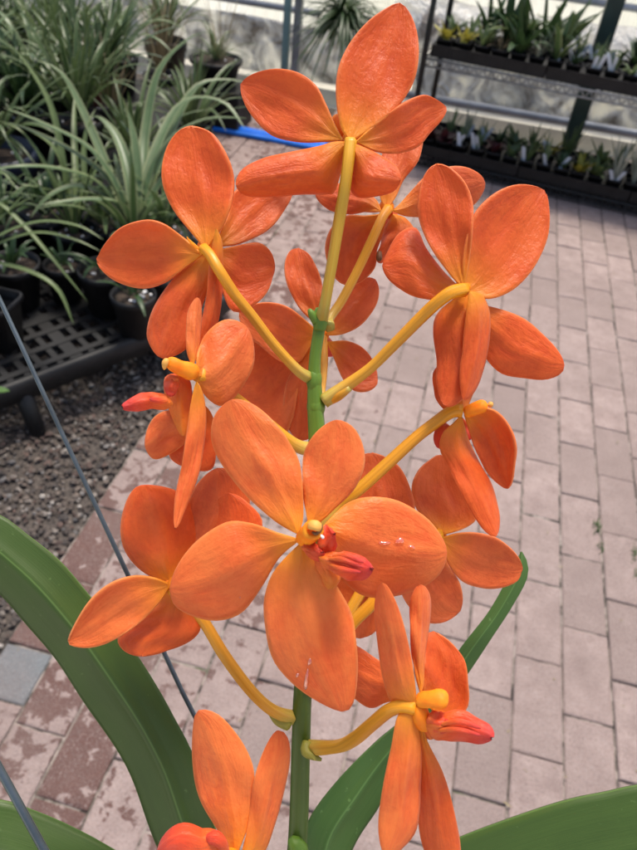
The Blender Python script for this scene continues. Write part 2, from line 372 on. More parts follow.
def blade(name, parent, T, base, L, tip, R, d0, d1, mat, cup=.10, tilt=0., bend=0., rip=.0006, thick=.0007, N=26, Mc=14, vfold=0, label=None):
    """a petal or leaf with its own depth, curvature and thickness; outline points measured on the photo in the
    enlargement T=(origin x, origin y, scale). cup>0: edges bend away; tilt: one edge deeper; bend: tip curls"""
    ox, oy, k = T
    c = lambda p: np.array([p[0]/k+ox, p[1]/k+oy])
    loop = [c(base)]+[c(p) for p in L]+[c(tip)]+[c(p) for p in R]+[c(base)]
    loop = np.array(loop); nt_ = len(L)+1
    q = np.vstack([loop[:1], loop, loop[-1:]]); out = []; cut = 0
    for i in range(1, len(q)-2):
        if i-1 == nt_: cut = len(out)
        for s_ in range(12):
            t = s_/12; a, b, cc, d = q[i-1], q[i], q[i+1], q[i+2]
            out.append(.5*((2*b)+(cc-a)*t+(2*a-5*b+4*cc-d)*t*t+(3*b-a-3*cc+d)*t**3))
    out.append(loop[-1]); out = np.array(out)
    A, B = out[:cut+1], out[cut:][::-1]
    def res(X):
        D = np.concatenate([[0], np.cumsum(np.linalg.norm(np.diff(X, axis=0), axis=1))]); D /= D[-1]
        tt = np.linspace(0, 1, N+1); return np.stack([np.interp(tt, D, X[:, 0]), np.interp(tt, D, X[:, 1])], 1)
    A, B = res(A), res(B)
    ph = rng.uniform(0, 6.28, 4); V = []; U = []
    for i in range(N+1):
        u = i/N; wpx = np.linalg.norm(A[i]-B[i]); dd = d0+(d1-d0)*u
        wm = wpx/FP*dd
        for j in range(Mc+1):
            v = j/Mc; s_ = 2*v-1; xy = A[i]*(1-v)+B[i]*v
            dep = dd+bend*u*u+wm*(cup*s_*s_ + tilt*s_ - vfold*(1-abs(s_)) )
            env = math.sin(math.pi*min(1, u*1.15))
            dep += rip*env*(math.sin(7*u+ph[0])*s_+.6*math.sin(13*u+3*s_+ph[1])+.8*s_*s_*math.sin(16*u+ph[2]+2*s_)-1.1*math.exp(-(s_*7)**2))
            V.append(P(xy[0], xy[1], dep)); U.append((u, v))
    w1 = Mc+1
    F = [(i*w1+j, i*w1+j+1, (i+1)*w1+j+1, (i+1)*w1+j) for i in range(N) for j in range(Mc)]
    o = obj(name, V, F, mat, parent, U)
    mod = o.modifiers.new('thickness', 'SOLIDIFY'); mod.thickness = thick; mod.offset = 0
    if label: o['label'] = label
    return o
def px3(T, pts):                             # (x, y, depth) in an enlargement -> place
    ox, oy, k = T; return [P(p[0]/k+ox, p[1]/k+oy, p[2]) for p in pts]

# ================================================================ SETTING
def sheet(name, x0, x1, y0, y1, z, m, kind='structure'):
    o = obj(name, [(x0, y0, z), (x1, y0, z), (x1, y1, z), (x0, y1, z)], [(0, 1, 2, 3)], m, smooth=False); return tagit(o, kind=kind)
tagit(sheet('ground', -60, 60, -60, 60, -.02, M['cream']), 'pale bare ground around and beyond the greenhouse')
tagit(sheet('gravel_bed', -5, -.712, -1, 4.30, -.012, M['bed']), 'dark gravel strip left of the brick path')
tagit(sheet('path_bed', -.712, 4, -1.5, 4.30, -.0052, M['joint']), 'sandy joints between the bricks')
def path():
    mb = MB(); tone = []; PX, PY = .1055, .22; X0 = -.71
    def brick(x0, x1, y0, y1, g=0):
        z0 = rng.normal(0, .0012); tx, ty = rng.normal(0, .009, 2); e = rng.uniform(.0024, .0052); b = .0046
        cx, cy = (x0+x1)/2, (y0+y1)/2; rot = rng.normal(0, .007); V = []
        hx, hy = (x1-x0)/2-e/2, (y1-y0)/2-e/2; near = cy < 2.6 and cx < 1.1; nx, ny = (5, 9) if near else (1, 1)
        per = [(-hx+2*hx*k/nx, -hy) for k in range(nx)]+[(hx, -hy+2*hy*k/ny) for k in range(ny)]+[(hx-2*hx*k/nx, hy) for k in range(nx)]+[(-hx, hy-2*hy*k/ny) for k in range(ny)]
        m_ = len(per); w_ = rng.normal(0, .0006, m_) - (rng.random(m_) < .12)*rng.uniform(.001, .0045, m_)
        for zz, ins in ((-.03, 0), (-b*.8, 0), (-.0011, b*.35), (0, b)):
            for k, (px_, py_) in enumerate(per):
                f_ = 1+(w_[k]-ins)/min(hx, hy) if abs(px_) < 1e9 else 1
                a = px_-math.copysign(min(abs(px_), ins-w_[k]*(ins > 0)), px_) if abs(abs(px_)-hx) < 1e-6 else px_*(1-ins/hy)
                c = py_-math.copysign(min(abs(py_), ins-w_[k]*(ins > 0)), py_) if abs(abs(py_)-hy) < 1e-6 else py_*(1-ins/hy)
                V.append((cx+a-c*rot, cy+c+a*rot, zz+z0+a*tx+c*ty))
        F = [(q*m_+k, q*m_+(k+1) % m_, (q+1)*m_+(k+1) % m_, (q+1)*m_+k) for q in range(3) for k in range(m_)]
        F.append(tuple(range(3*m_, 4*m_))); mb.add(V, F)
        t = (rng.uniform(0, .8 if x0 > -.2 else .35), rng.uniform(-.5, .5)+.5 if x0 < -.2 else rng.uniform(0, .7), g, 1); tone.extend([t]*(4*m_))
    for i in range(-9, 44):
        x0 = X0+i*PX; odd = i % 2 == 1
        ph = .083 if ((i <= 5 and odd) or (i > 5 and not odd)) else .083-PY/2
        if i in (3,): ph = .072
        y = ph-PY*6 if i >= 0 else ph+PY*10
        while y < 4.15:
            if i == 0 and .40 < y+.001 < .75:
                pass
            if i == 0 and abs(y-(.083-.11+PY*3)) < .01:     # .633: the odd half paver of grey concrete sits in this row
                brick(x0, x0+PX, y-.075+.115, y+PY)
                y += PY; continue
            if i == 0 and abs(y-(.083-.11+PY*2)) < .01:
                brick(x0, x0+PX, y, y+.142); brick(x0, x0+PX, y+.142, y+PY+.04, 1.0); y += PY; continue
            brick(x0, x0+PX, y, y+PY); y += PY
    o = mb.obj('brick_path', M['brick'], smooth=False); tagit(o, 'worn pinkish brick paving laid in running bond', kind='structure')
    ca = o.data.color_attributes.new('tone', 'FLOAT_COLOR', 'POINT'); ca.data.foreach_set('color', np.array(tone, float).ravel())
path()
def gravel():
    ico = bmesh.new(); bmesh.ops.create_icosphere(ico, subdivisions=1, radius=1); IV = np.array([v.co[:] for v in ico.verts]); IF = np.array([[v.index for v in f.verts] for f in ico.faces]); ico.free()
    n = 15000
    x = -.717-rng.random(n)**1.15*1.25; y = .3+rng.random(n)*1.9
    r = rng.lognormal(math.log(.0052), .32, n).clip(.002, .012)
    sc = np.stack([r*rng.uniform(.8, 1.5, n), r*rng.uniform(.7, 1.1, n), r*rng.uniform(.45, .8, n)], 1)
    th = rng.uniform(0, 6.28, n); V = IV[None]*(1+rng.normal(0, .14, (n, 12, 1)))*sc[:, None, :]
    X = V[..., 0]*np.cos(th)[:, None]-V[..., 1]*np.sin(th)[:, None]; Y = V[..., 0]*np.sin(th)[:, None]+V[..., 1]*np.cos(th)[:, None]
    V = np.stack([X+x[:, None], Y+y[:, None], V[..., 2]+(-.006+rng.uniform(0, .007, n))[:, None]], -1).reshape(-1, 3)
    F = (IF[None]+12*np.arange(n)[:, None, None]).reshape(-1, 3)
    pal = np.array([(.09, .07, .058), (.14, .11, .09), (.06, .05, .045), (.22, .19, .165), (.10, .062, .05), (.34, .31, .28), (.16, .15, .145)])
    c = pal[rng.choice(7, n, p=[.26, .2, .2, .1, .14, .03, .07])]*rng.uniform(.7, 1.3, (n, 1))
    me = bpy.data.meshes.new('gravel'); me.from_pydata(V.tolist(), [], F.tolist()); me.materials.append(M['stone'])
    ca = me.color_attributes.new('tone', 'FLOAT_COLOR', 'POINT')
    ca.data.foreach_set('color', np.repeat(np.hstack([c, np.ones((n, 1))]), 12, axis=0).ravel())
    o = bpy.data.objects.new('gravel', me); COL.objects.link(o); tagit(o, 'brown and grey gravel beside the brick path', 'gravel', kind='stuff')
gravel()

# ---- greenhouse side: low curb, silver sheet, pipes, translucent corrugated wall
def wavy(name, x0, x1, y, z0, z1, m, per, amp, parent=None, nz=2, crink=0, step=.008):
    xs = np.arange(x0, x1, step); zs = np.linspace(z0, z1, nz); V = []
    for z in zs:
        for xx in xs: V.append((xx, y+amp*math.sin(2*math.pi*xx/per)+crink*(math.sin(3.1*xx+9*z)+math.sin(7.7*xx-5*z+1)), z))
    n = len(xs); F = [(i*n+j, i*n+j+1, (i+1)*n+j+1, (i+1)*n+j) for i in range(nz-1) for j in range(n-1)]
    return obj(name, V, F, m, parent)
wl = thing('greenhouse_wall', (0, 4.9, 0), 'bright translucent corrugated greenhouse wall behind the plant racks', 'wall')
wavy('corrugated_panel', -7, 5, 4.9, .02, 1.35, M['poly'], .076, .009, wl)
for zz in (.62, 1.33):
    mb = MB(); mb.bar((-7, 4.86, zz), (5, 4.86, zz), .02, 10); mb.obj('rail', M['pipe'], wl)
mb = MB(); mb.box((-1, 4.40, .025), (6, .05, .045)); tagit(mb.obj('concrete_curb', M['cream'], smooth=False), 'low pale concrete curb at the foot of the greenhouse wall', 'curb')
ws = wavy('silver_sheet', -7, -.45, 4.55, .0, .34, M['foil'], .9, .02, nz=14, crink=.012, step=.02)
ws.modifiers.new('s', 'SOLIDIFY').thickness = .004
tagit(ws, 'crinkled silver sheet along the wall behind the left plants', 'sheet')
ws = wavy('silver_sheet', -.43, 3.2, 4.52, .0, .33, M['foil'], .55, .02, nz=14, crink=.014, step=.02)
ws.modifiers.new('s', 'SOLIDIFY').thickness = .004
tagit(ws, 'crinkled silver sheet seen between the two shelves of the wire rack', 'sheet')
mb = MB(); pts = [(-.6+.1*i, 4.62, .42+.004*math.sin(i)) for i in range(45)]
V = []; n = 28
for i in range(0, 226):
    x = -.6+i*.02; rr = .145*(1-.06*abs(math.sin(x*math.pi/.36))**6)*(1+.02*math.sin(11*x))
    for j in range(n):
        th = 2*math.pi*j/n; r2 = rr*(1+.03*math.sin(3*th+5*x)); V.append((x, 4.62+r2*math.cos(th), .42+r2*math.sin(th)*1.0))
F = [(i*n+j, i*n+(j+1) % n, (i+1)*n+(j+1) % n, (i+1)*n+j) for i in range(225) for j in range(n)]
tagit(obj('air_duct', V, F, M['foil']), 'fat crinkled silver air duct lying along the wall behind the rack', 'duct')
for nm, y, z, r, x0, x1, lb in (('water_pipe', 4.28, .14, .022, -.5, 4, 'grey pipe running low behind the right rack'),
                                ('water_pipe', 4.45, .43, .018, -5, -1.0, 'thin grey pipe above the silver sheet')):
    mb = MB(); mb.bar((x0, y, z), (x1, y, z), r, 12); tagit(mb.obj(nm, M['pipe']), lb, 'pipe')
mb = MB(); mb.box((.50, 4.13, 1.2), (.040, .026, 1.25)); tagit(mb.obj('wall_post', M['greenpost'], smooth=False), 'thick dark green post behind the plant rack', 'post')
mb = MB(); mb.box((-1.10, 4.12, 1.2), (.017, .017, 1.25)); tagit(mb.obj('wall_post', M['tealpost'], smooth=False), 'slim pale teal post left of the grey one', 'post')
mb = MB(); mb.box((-1.045, 4.14, 1.2), (.020, .02, 1.25)); tagit(mb.obj('wall_post', M['greypost'], smooth=False), 'galvanised grey post beside the pale teal one', 'post')

# ---- wire rack with trays of little pots
RX0, RX1, RY0, RY1 = -.31, 1.30, 3.66, 4.08
rk = thing('wire_rack', (.5, 3.87, 0), 'black two-tier wire rack carrying trays of small pots', 'rack')
for x in (RX0, RX1):
    for y in (RY0, RY1):
        mb = MB(); mb.bar((x, y, -.005), (x, y, 1.25), .0135, 12)
        for z in np.arange(.05, 1.2, .05): mb.bar((x, y, z), (x, y, z+.004), .0148, 12)
        mb.obj('post', M['blackmetal'], rk)
def shelf(z):
    mb = MB()
    for y in (RY0, RY1):
        mb.bar((RX0, y, z), (RX1, y, z), .0055); mb.bar((RX0, y, z-.032), (RX1, y, z-.032), .0045)
        x = RX0
        while x < RX1-.03: mb.bar((x, y, z), (x+.02, y, z-.032), .003); mb.bar((x+.02, y, z-.032), (x+.04, y, z), .003); x += .04
    for x in (RX0, (RX0+RX1)/2, RX1): mb.bar((x, RY0, z), (x, RY1, z), .005)
    for x in np.arange(RX0, RX1, .026): mb.bar((x, RY0, z+.003), (x, RY1, z+.003), .0018, 4)
    mb.obj('shelf', M['chrome'] if z > .3 else M['blackmetal'], rk)
shelf(.50); shelf(.052)
# a dark board closes the front under the lower shelf
def tray(x0, x1, z, lab):
    t = thing('plant_tray', ((x0+x1)/2, 3.87, z), lab, 'tray', 'black trays on the wire rack'); mb = MB(); y0, y1, h = 3.675, 4.06, .050
    mb.box(((x0+x1)/2, (y0+y1)/2, z+.002), ((x1-x0)/2, (y1-y0)/2, .002))
    mb.box(((x0+x1)/2, y0, z+h/2), ((x1-x0)/2, .003, h/2)); mb.box(((x0+x1)/2, y1, z+h/2), ((x1-x0)/2, .003, h/2))
    for x in (x0, x1): mb.box((x, (y0+y1)/2, z+h/2), (.003, (y1-y0)/2-.004, h/2))
    mb.box(((x0+x1)/2, y0-.006, z+h), ((x1-x0)/2, .006, .003))
    for i in range(1, 6): mb.box((x0+(x1-x0)*i/6, y0-.004, z+h/2-.002), (.004, .003, h/2-.004))
    mb.obj('shell', M['black'], t, smooth=False)
ow = ['first', 'second', 'third', 'fourth', 'fifth', 'sixth', 'seventh', 'eighth', 'ninth', 'tenth', 'eleventh', 'twelfth', 'thirteenth', 'fourteenth', 'fifteenth', 'sixteenth', 'seventeenth', 'eighteenth', 'nineteenth', 'twentieth']
for z, nm in ((.508, 'upper'), (.060, 'lower')):
    for i in range(3): tray(-.285+i*.53, .235+i*.53, z, '%s black tray from the left on the %s rack shelf' % (ow[i], nm))

def squarepot(t, c, r=.034, h=.072, m='black'):
    mb = MB(); mb.lathe([(r*.78, 0), (r, h*.88), (r*1.10, h*.88), (r*1.12, h), (r*.98, h), (r*.94, h*.8), (r*.7, h*.1)], c, 24, sq=7)
    mb.obj('pot', M[m], t)
    mb = MB(); mb.lathe([(r*.95, h*.80), (r*.6, h*.88), (.0005, h*.9)], c, 16, sq=5); mb.obj('soil', M['soil'], t)
def leaves(t, c, kind, mat, sc=1.0, name='leaves'):
    mb = MB(); c = np.array(c, float)
    def arc(az, ln, lift, droop, wd, r0=.006, fold=.2, n=8, m=2):
        d = np.array([math.cos(az), math.sin(az), 0]); p0 = c+d*r0
        pts = [p0+d*ln*a*math.cos(lift)+np.array([0, 0, ln*(a*math.sin(lift)-droop*a*a)]) for a in (0, .3, .6, 1)]
        mb.leaf(pts, wd, fold, n=n, m=m)
    R = random.uniform
    if kind == 'tall':
        for k in range(15): arc(R(0, 6.28), R(.09, .20)*sc, R(.7, 1.45), R(0, .6), R(.017, .030)*sc, n=10)
    elif kind == 'low':
        for k in range(16): arc(R(0, 6.28), R(.03, .075)*sc, R(.5, 1.3), R(0, .4), R(.010, .018)*sc)
    elif kind == 'spike':
        for k in range(12): arc(R(0, 6.28), R(.04, .10)*sc, R(1.1, 1.5), R(0, .1), R(.006, .010)*sc)
    elif kind == 'grass':
        for k in range(26): arc(R(0, 6.28), R(.08, .2)*sc, R(.7, 1.4), R(0, .5), R(.003, .006)*sc)
    elif kind == 'round':
        for k in range(14): arc(R(0, 6.28), R(.02, .055)*sc, R(.3, 1.2), R(0, .5), R(.018, .028)*sc)
    mb.obj(name, M[mat], t)
def ptag(t, c, m='tag', h=.07, lean=.12, w=.008):
    a = R2(-.4, .4); mb = MB(); ca, sa = math.cos(a), math.sin(a); lx, ly = R2(-lean, lean), R2(-lean, .02)
    V = []
    prof = [(0, .3), (.015, 1), (h*.9, 1), (h, .7)]
    for z, k in prof:
        for s_ in (-1, 1): V.append((c[0]+s_*w*k*ca+lx*z, c[1]+s_*w*k*sa+ly*z, c[2]+z))
    F = [(2*i, 2*i+1, 2*i+3, 2*i+2) for i in range(3)]; mb.add(V, F); mb.obj('tag', M[m], t, smooth=False, solid=.0012)
R2 = random.uniform
UP = [('low', 'g_yel', 1, 'yellow-leaved seedling'), ('low', 'g_yel', 1, 'yellow tagged seedling'), ('low', 'g_pale', 1.2, 'pale green seedling'), ('grass', 'straw', .5, 'dry wispy seedling'),
      ('tall', 'g_dark', 1.0, 'tall dark broad-leaved seedling'), ('grass', 'g_wht', .5, 'pale rooty seedling'), ('tall', 'g_mid', .9, 'tall green seedling'), ('low', 'g_dark', .8, 'tiny dark seedling'),
      ('spike', 'g_grey', .8, 'small grey-green seedling'), ('spike', 'g_mid', .7, 'small spiky seedling'), ('low', 'g_grey', .9, 'small grey seedling'), ('low', 'g_yel', 1.2, 'yellow and green seedling'), ('low', 'g_pale', 1.3, 'pale leafy seedling')]
LO = [('round', 'g_red', 1.4, 'dark red leafy seedling'), ('round', 'g_red', 1.3, 'deep red bushy seedling'), ('spike', 'g_grey', 1, 'grey spiky seedling'), ('spike', 'g_grey', .9, 'thin grey seedling'), ('round', 'g_red', 1.1, 'small red seedling'),
      ('low', 'g_mid', .9, 'low green seedling'), ('spike', 'g_mid', 1.2, 'upright green seedling'), ('spike', 'g_grey', 1.1, 'blue-green spiky seedling'), ('low', 'g_dark', 1, 'low dark seedling'), ('low', 'g_yel', 1.2, 'yellow leafy seedling'), ('low', 'g_pale', 1.4, 'pale yellow-green seedling'), ('spike', 'g_wht', 1.5, 'white-striped spiky seedling'), ('spike', 'g_wht', 1.3, 'silvery seedling'), ('low', 'g_mid', 1.2, 'green leafy seedling')]
def potrow(z, y, specs, x0, pitch, shelfname, rowname, tags, ytags=(), tall=1.0):
    for i, (kind, mat, sc, desc) in enumerate(specs):
        x = x0+i*pitch+R2(-.004, .004); c = (x, y+R2(-.006, .006), z)
        has = i in tags
        t = thing('potted_seedling', c, '%s, %s from left in %s row of %s rack shelf' % (desc, ow[i], rowname, shelfname), 'plant pot', 'small potted seedlings on the wire rack')
        squarepot(t, c); leaves(t, (c[0], c[1], z+.064), kind, mat, sc*tall*(1.5 if kind != 'tall' else 1.6))
        if has:
            for k in range(tags[i]): ptag(t, (x+R2(-.015, .015), y-.012+R2(-.01, .02), z+.055), 'tag', R2(.06, .09), .5, .009)
        if i in ytags: ptag(t, (x+.004, y-.018, z+.055), 'ytag', .055, .1, .016)
potrow(.512, 3.725, UP, -.235, .0835, 'upper', 'front', {6: 1, 7: 2, 8: 2, 9: 2, 10: 1}, (0, 1))
B1 = [('low', 'g_mid', 1.0, 'green seedling'), ('low', 'g_pale', 1, 'pale seedling'), ('tall', 'g_dark', .9, 'dark strap-leaved seedling'), ('tall', 'g_dark', 1.1, 'tall dark arching seedling'), ('tall', 'g_mid', 1.1, 'tall mid-green seedling'), ('tall', 'g_dark', 1.2, 'tallest dark seedling'), ('tall', 'g_mid', 1.0, 'broad green seedling'), ('spike', 'g_grey', 1, 'grey seedling'), ('spike', 'g_grey', .9, 'wispy grey seedling'), ('low', 'g_mid', 1, 'short green seedling'), ('tall', 'g_dark', .8, 'dark green seedling'), ('tall', 'g_dark', .9, 'dark leafy seedling'), ('tall', 'g_mid', .8, 'mid-green seedling')]
potrow(.512, 3.87, B1, -.235, .0835, 'upper', 'rear', {7: 2, 8: 2, 9: 1})
potrow(.064, 3.725, LO, -.235, .0835, 'lower', 'front', {2: 2, 3: 2, 6: 1, 7: 1, 8: 1, 11: 2})
B2 = [LO[(i*5+2) % 14][:3]+('mixed green seedling',) for i in range(14)]
B2 = [(k if k != 'round' else 'spike', m if m != 'g_red' else 'g_mid', s, d) for k, m, s, d in B2]
potrow(.064, 3.87, B2, -.235, .0835, 'lower', 'rear', {2: 1, 3: 2, 7: 2})

# the rack does not stand quite square to the wall
PIV = Vector((RX0, RY0, 0)); RANG = math.radians(-6.5); RMX = Matrix.Rotation(RANG, 4, 'Z')
for o in list(COL.objects):
    if o.parent is None and o.get('category') in ('rack', 'tray', 'plant pot'):
        o.location = PIV+RMX@(o.location-PIV)+Vector((0, -.03, 0)); o.rotation_euler[2] = RANG
# ---- blue hose on the path
hz = []
for k, (dy, r) in enumerate(((0, .013), (.034, .012), (.060, .012))):
    mb = MB(); pts = [(x, 3.60+dy+.02*math.sin(2.2*x+k*.5)+.012*math.sin(5*x+k), .013+(.004*k)) for x in np.linspace(-2.6, -.66-.03*k, 16)]
    mb.tube(pts, [r]*16, 10, steps=60); hz.append(mb)
hb = MB()
for m_ in hz: hb.V += m_.V; hb.U += m_.U; hb.F += [[i+hb.k for i in f] for f in m_.F]; hb.k += m_.k
tagit(hb.obj('garden_hose', M['blue']), 'bright blue hose lying in folds on the brick path', 'hose')

# ================================================================ LEFT: plastic stand, pots, grassy plants
A = np.array([.56, .828]); Nn = np.array([.828, -.56]); C0 = np.array([-.905, 1.42])-.52*Nn; ha, hn = .66, .52
st = thing('plant_stand', (C0[0], C0[1], 0), 'low dark plastic stand with a slotted top on the gravel', 'stand')
def se(th, ka=1.0, off=0.0, e=5):
    c, s_ = math.cos(th), math.sin(th); k = (abs(c)**e+abs(s_)**e)**(-1/e); p = C0+A*(ha*ka-off)*k*c+Nn*(hn*ka-off)*k*s_; return p
def stand():
    mb = MB(); V = []; n = 96; prof = [(0.0, .10), (-.004, .156), (.004, .164), (.016, .164), (.020, .156), (.020, .10)]
    for off, z in prof:
        for j in range(n): p = se(2*math.pi*j/n, 1, off); V.append((p[0], p[1], z))
    F = [(i*n+j, i*n+(j+1) % n, ((i+1) % 6)*n+(j+1) % n, ((i+1) % 6)*n+j) for i in range(6) for j in range(n)]
    mb.add(V, F); mb.obj('rim', M['tray'], st)
    mb = MB(); ang = math.atan2(A[1], A[0]); lim = lambda a, b: (abs(a/(ha-.02))**5+abs(b/(hn-.02))**5) < 1
    for b in np.arange(-hn, hn, .066):       # bars along A
        k = (max(0, 1-abs(b/(hn-.02))**5))**.2*(ha-.02)
        if k > .05: c = C0+Nn*b; mb.box((c[0], c[1], .148), (k, .010 if round(b/.066) % 4 else .019, .008), ang)
    for a in np.arange(-ha, ha, .047):
        k = (max(0, 1-abs(a/(ha-.02))**5))**.2*(hn-.02)
        if k > .05: c = C0+A*a; mb.box((c[0], c[1], .1455), (.0085 if round(a/.047) % 6 else .018, k, .008), ang)
    mb.obj('slotted_top', M['tray'], st, smooth=False)
    for a, b in ((-.17, .48), (.5, .42), (-.5, -.4), (.5, -.4)):
        c = C0+A*a+Nn*b; e = C0+A*a+Nn*(b*1.15); mb = MB(); mb.tube([(e[0], e[1], -.005), (c[0], c[1], .139)], [.021, .027], 16, smoothpath=False); mb.obj('leg', M['tray'], st)
stand()
def roundpot(t, c, r, h, m='black', sq=0, soil=True):
    mb = MB(); mb.lathe([(r*.74, 0), (r*.95, h*.84), (r*1.02, h*.84), (r*1.05, h*.97), (r*1.0, h), (r*.94, h), (r*.90, h*.8), (r*.7, h*.2)], c, 36, sq=sq)
    mb.obj('pot', M[m], t)
    if soil:
        mb = MB(); mb.lathe([(r*.92, h*.86), (r*.5, h*.9), (.001, h*.91)], c, 24, sq=sq); mb.obj('soil', M['soil'], t)
        mb = MB()
        for k in range(7):
            a, q = R2(0, 6.28), R2(.3, .8)*r; mb.box((c[0]+q*math.cos(a), c[1]+q*math.sin(a), c[2]+h*.91), (.003, .004, .003), a)
        mb.obj('perlite', M['perlite'], t, smooth=False)['kind'] = 'stuff'
def clump(t, c, n, ln, wd, mat, lift=(.75, 1.45), droop=(.2, .8), azr=(0, 6.28), name='leaves', r0=.01, fold=.22):
    mb = MB(); c = np.array(c, float)
    for k in range(n):
        az = azr[0]+(azr[1]-azr[0])*(k+R2(0, 1))/n; L = R2(*ln); lf = R2(*lift); dr = R2(*droop); q = R2(-.2, .2)
        d = np.array([math.cos(az), math.sin(az), 0]); e = np.array([-d[1], d[0], 0])
        pts = [c+d*r0+d*L*a*math.cos(lf)*(1+.25*a)+e*q*L*a*a*.5+np.array([0, 0, L*(a*math.sin(lf)-dr*a**2.3)]) for a in (0, .2, .4, .6, .8, 1)]
        mb.leaf(pts, R2(*wd)*1.22, fold, n=16, m=2)
    return mb.obj(name, M[mat], t)
def handleaves(t, arcs, mat, wd, name='leaves', fold=.2):
    mb = MB()
    for a in arcs:
        pts = [P(x, y, d) for x, y, d in a[0]]; mb.leaf(pts, (a[1] if len(a) > 1 else wd)*1.3, fold, n=20, m=4)
    return mb.obj(name, M[mat], t)
GP = 'potted grassy plants on the left'
def dep(p): return -(RM.T@(np.array(p)-np.array([0, 0, CAMH])))[2]
# wide strap-leaved plant with its fan of grey green leaves
def plant_on(px, py, ztop, r, h, lab, m='black', cat='plant', sq=0):
    p = ATZ(px, py, ztop); c = (float(p[0]), float(p[1]), ztop-h)
    t = thing('potted_plant', c, lab, cat, GP); roundpot(t, c, r, h, m, sq); return t, c, np.array([c[0], c[1], ztop-.02])
t, c, b = plant_on(133, 235, .31, .075, .15, 'strap-leaved plant with arching grey-green leaves in a black pot on the stand')
D = dep(b)
handleaves(t, [
  ([(131, 228, D), (118, 190, D-.05), (90, 150, D-.12), (45, 125, D-.2), (2, 107, D-.26)], .026),
  ([(133, 228, D), (112, 185, D-.06), (76, 155, D-.13), (35, 133, D-.2), (8, 122, D-.24)], .030),
  ([(130, 228, D), (100, 185, D-.1), (60, 170, D-.2), (20, 167, D-.28), (-20, 172, D-.3)], .024),
  ([(134, 228, D), (130, 180, D), (118, 140, D+.03), (100, 118, D+.05), (88, 118, D+.06)], .030),
  ([(136, 228, D), (142, 180, D+.05), (146, 130, D+.1), (160, 70, D+.1), (195, 35, D+.1), (215, 34, D+.08)], .026),
  ([(137, 228, D), (150, 175, D), (170, 140, D-.05), (205, 120, D-.1), (248, 118, D-.14)], .024),
  ([(137, 228, D), (148, 190, D+.05), (172, 130, D+.12), (196, 88, D+.15), (225, 80, D+.18), (252, 84, D+.2)], .030),
  ([(138, 228, D), (158, 205, D-.05), (188, 192, D-.1), (222, 198, D-.15)], .022),
  ([(134, 228, D), (138, 190, D), (136, 150, D), (128, 110, D)], .026),
  ([(136, 228, D), (156, 190, D), (178, 165, D-.02), (196, 168, D-.04), (208, 190, D-.05)], .024),
  ([(131, 228, D), (108, 170, D+.02), (82, 110, D+.02), (60, 72, D), (30, 58, D-.04)], .024),
  ([(135, 228, D), (152, 160, D+.05), (182, 104, D+.1), (222, 102, D+.1), (246, 130, D+.08)], .026),
  ([(132, 228, D), (110, 200, D-.06), (80, 186, D-.1), (50, 196, D-.14), (30, 218, D-.16)], .022),
  ([(132, 228, D), (122, 205, D-.1), (90, 200, D-.2), (40, 205, D-.28)], .022)], 'g_grey', .026)
clump(t, b, 16, (.2, .42), (.014, .024), 'g_mid', name='inner_leaves')
t, c, b = plant_on(74, 228, .30, .07, .14, 'slender pale-based plant in a black pot on the stand')
D = dep(b)
handleaves(t, [
  ([(76, 222, D), (70, 190, D), (55, 150, D-.06), (28, 130, D-.1), (-5, 120, D-.16)], .016),
  ([(74, 222, D), (60, 190, D-.02), (46, 165, D-.05), (22, 132, D-.1), (0, 122, D-.1)], .012),
  ([(76, 222, D), (76, 180, D), (74, 130, D+.05), (75, 90, D+.1)], .016),
  ([(78, 222, D), (84, 185, D), (84, 150, D), (88, 125, D), (96, 108, D+.02)], .014),
  ([(74, 222, D), (64, 196, D), (40, 188, D-.1), (6, 182, D-.15)], .012),
  ([(72, 222, D), (66, 180, D), (52, 110, D-.03), (25, 62, D-.06), (0, 35, D-.1)], .016),
  ([(79, 222, D), (88, 190, D), (100, 165, D), (118, 160, D)], .012)], 'g_pale', .014)
clump(t, b, 14, (.18, .36), (.008, .014), 'g_mid', name='inner_leaves', lift=(1.0, 1.5), droop=(.1, .5))
# near-left plant whose thin leaves arch over the slotted top
t, c, b = plant_on(-38, 262, .38, .07, .2, 'thin-leaved plant whose pale leaves arch over the slotted stand top')
D = dep(b)-.05
handleaves(t, [
  ([(-32, 262, D), (0, 236, D-.03), (40, 222, D-.05), (78, 226, D-.06), (104, 240, D-.06)], .013),
  ([(-32, 262, D), (0, 244, D-.02), (38, 233, D-.03), (75, 240, D-.04), (102, 252, D-.03)], .012),
  ([(-32, 262, D), (-8, 205, D), (20, 222, D), (55, 262, D), (88, 302, D+.03)], .011),
  ([(-32, 262, D), (-10, 262, D), (30, 272, D-.02), (58, 290, D-.02), (74, 325, D)], .013),
  ([(-32, 262, D), (-6, 225, D), (18, 205, D), (38, 194, D)], .009),
  ([(-32, 262, D), (-20, 190, D-.03), (0, 172, D-.05), (18, 190, D-.05)], .011),
  ([(-32, 262, D), (-15, 235, D), (5, 215, D), (26, 192, D)], .009)], 'g_pale', .012)
# square pot at the left edge with one broad leaf
p = ATZ(-6, 300, .30); cc = (float(p[0]), float(p[1]), .156)
t = thing('potted_plant', cc, 'black square pot at the near corner of the stand with one round leaf tip', 'plant', GP)
mb = MB(); mb.lathe([(.040, 0), (.052, .13), (.058, .13), (.058, .148), (.052, .148), (.048, .12)], cc, 32, sq=8); mb.obj('pot', M['black'], t)
D = dep(cc)-.25
mb = MB(); mb.leaf([P(-60, 400, D), P(-40, 392, D), P(-15, 390, D), P(10, 391, D)], .034, .12, n=14, m=3, wprof=lambda u: (1-u**4)**.5); mb.obj('leaf', M['leaf2'], t)
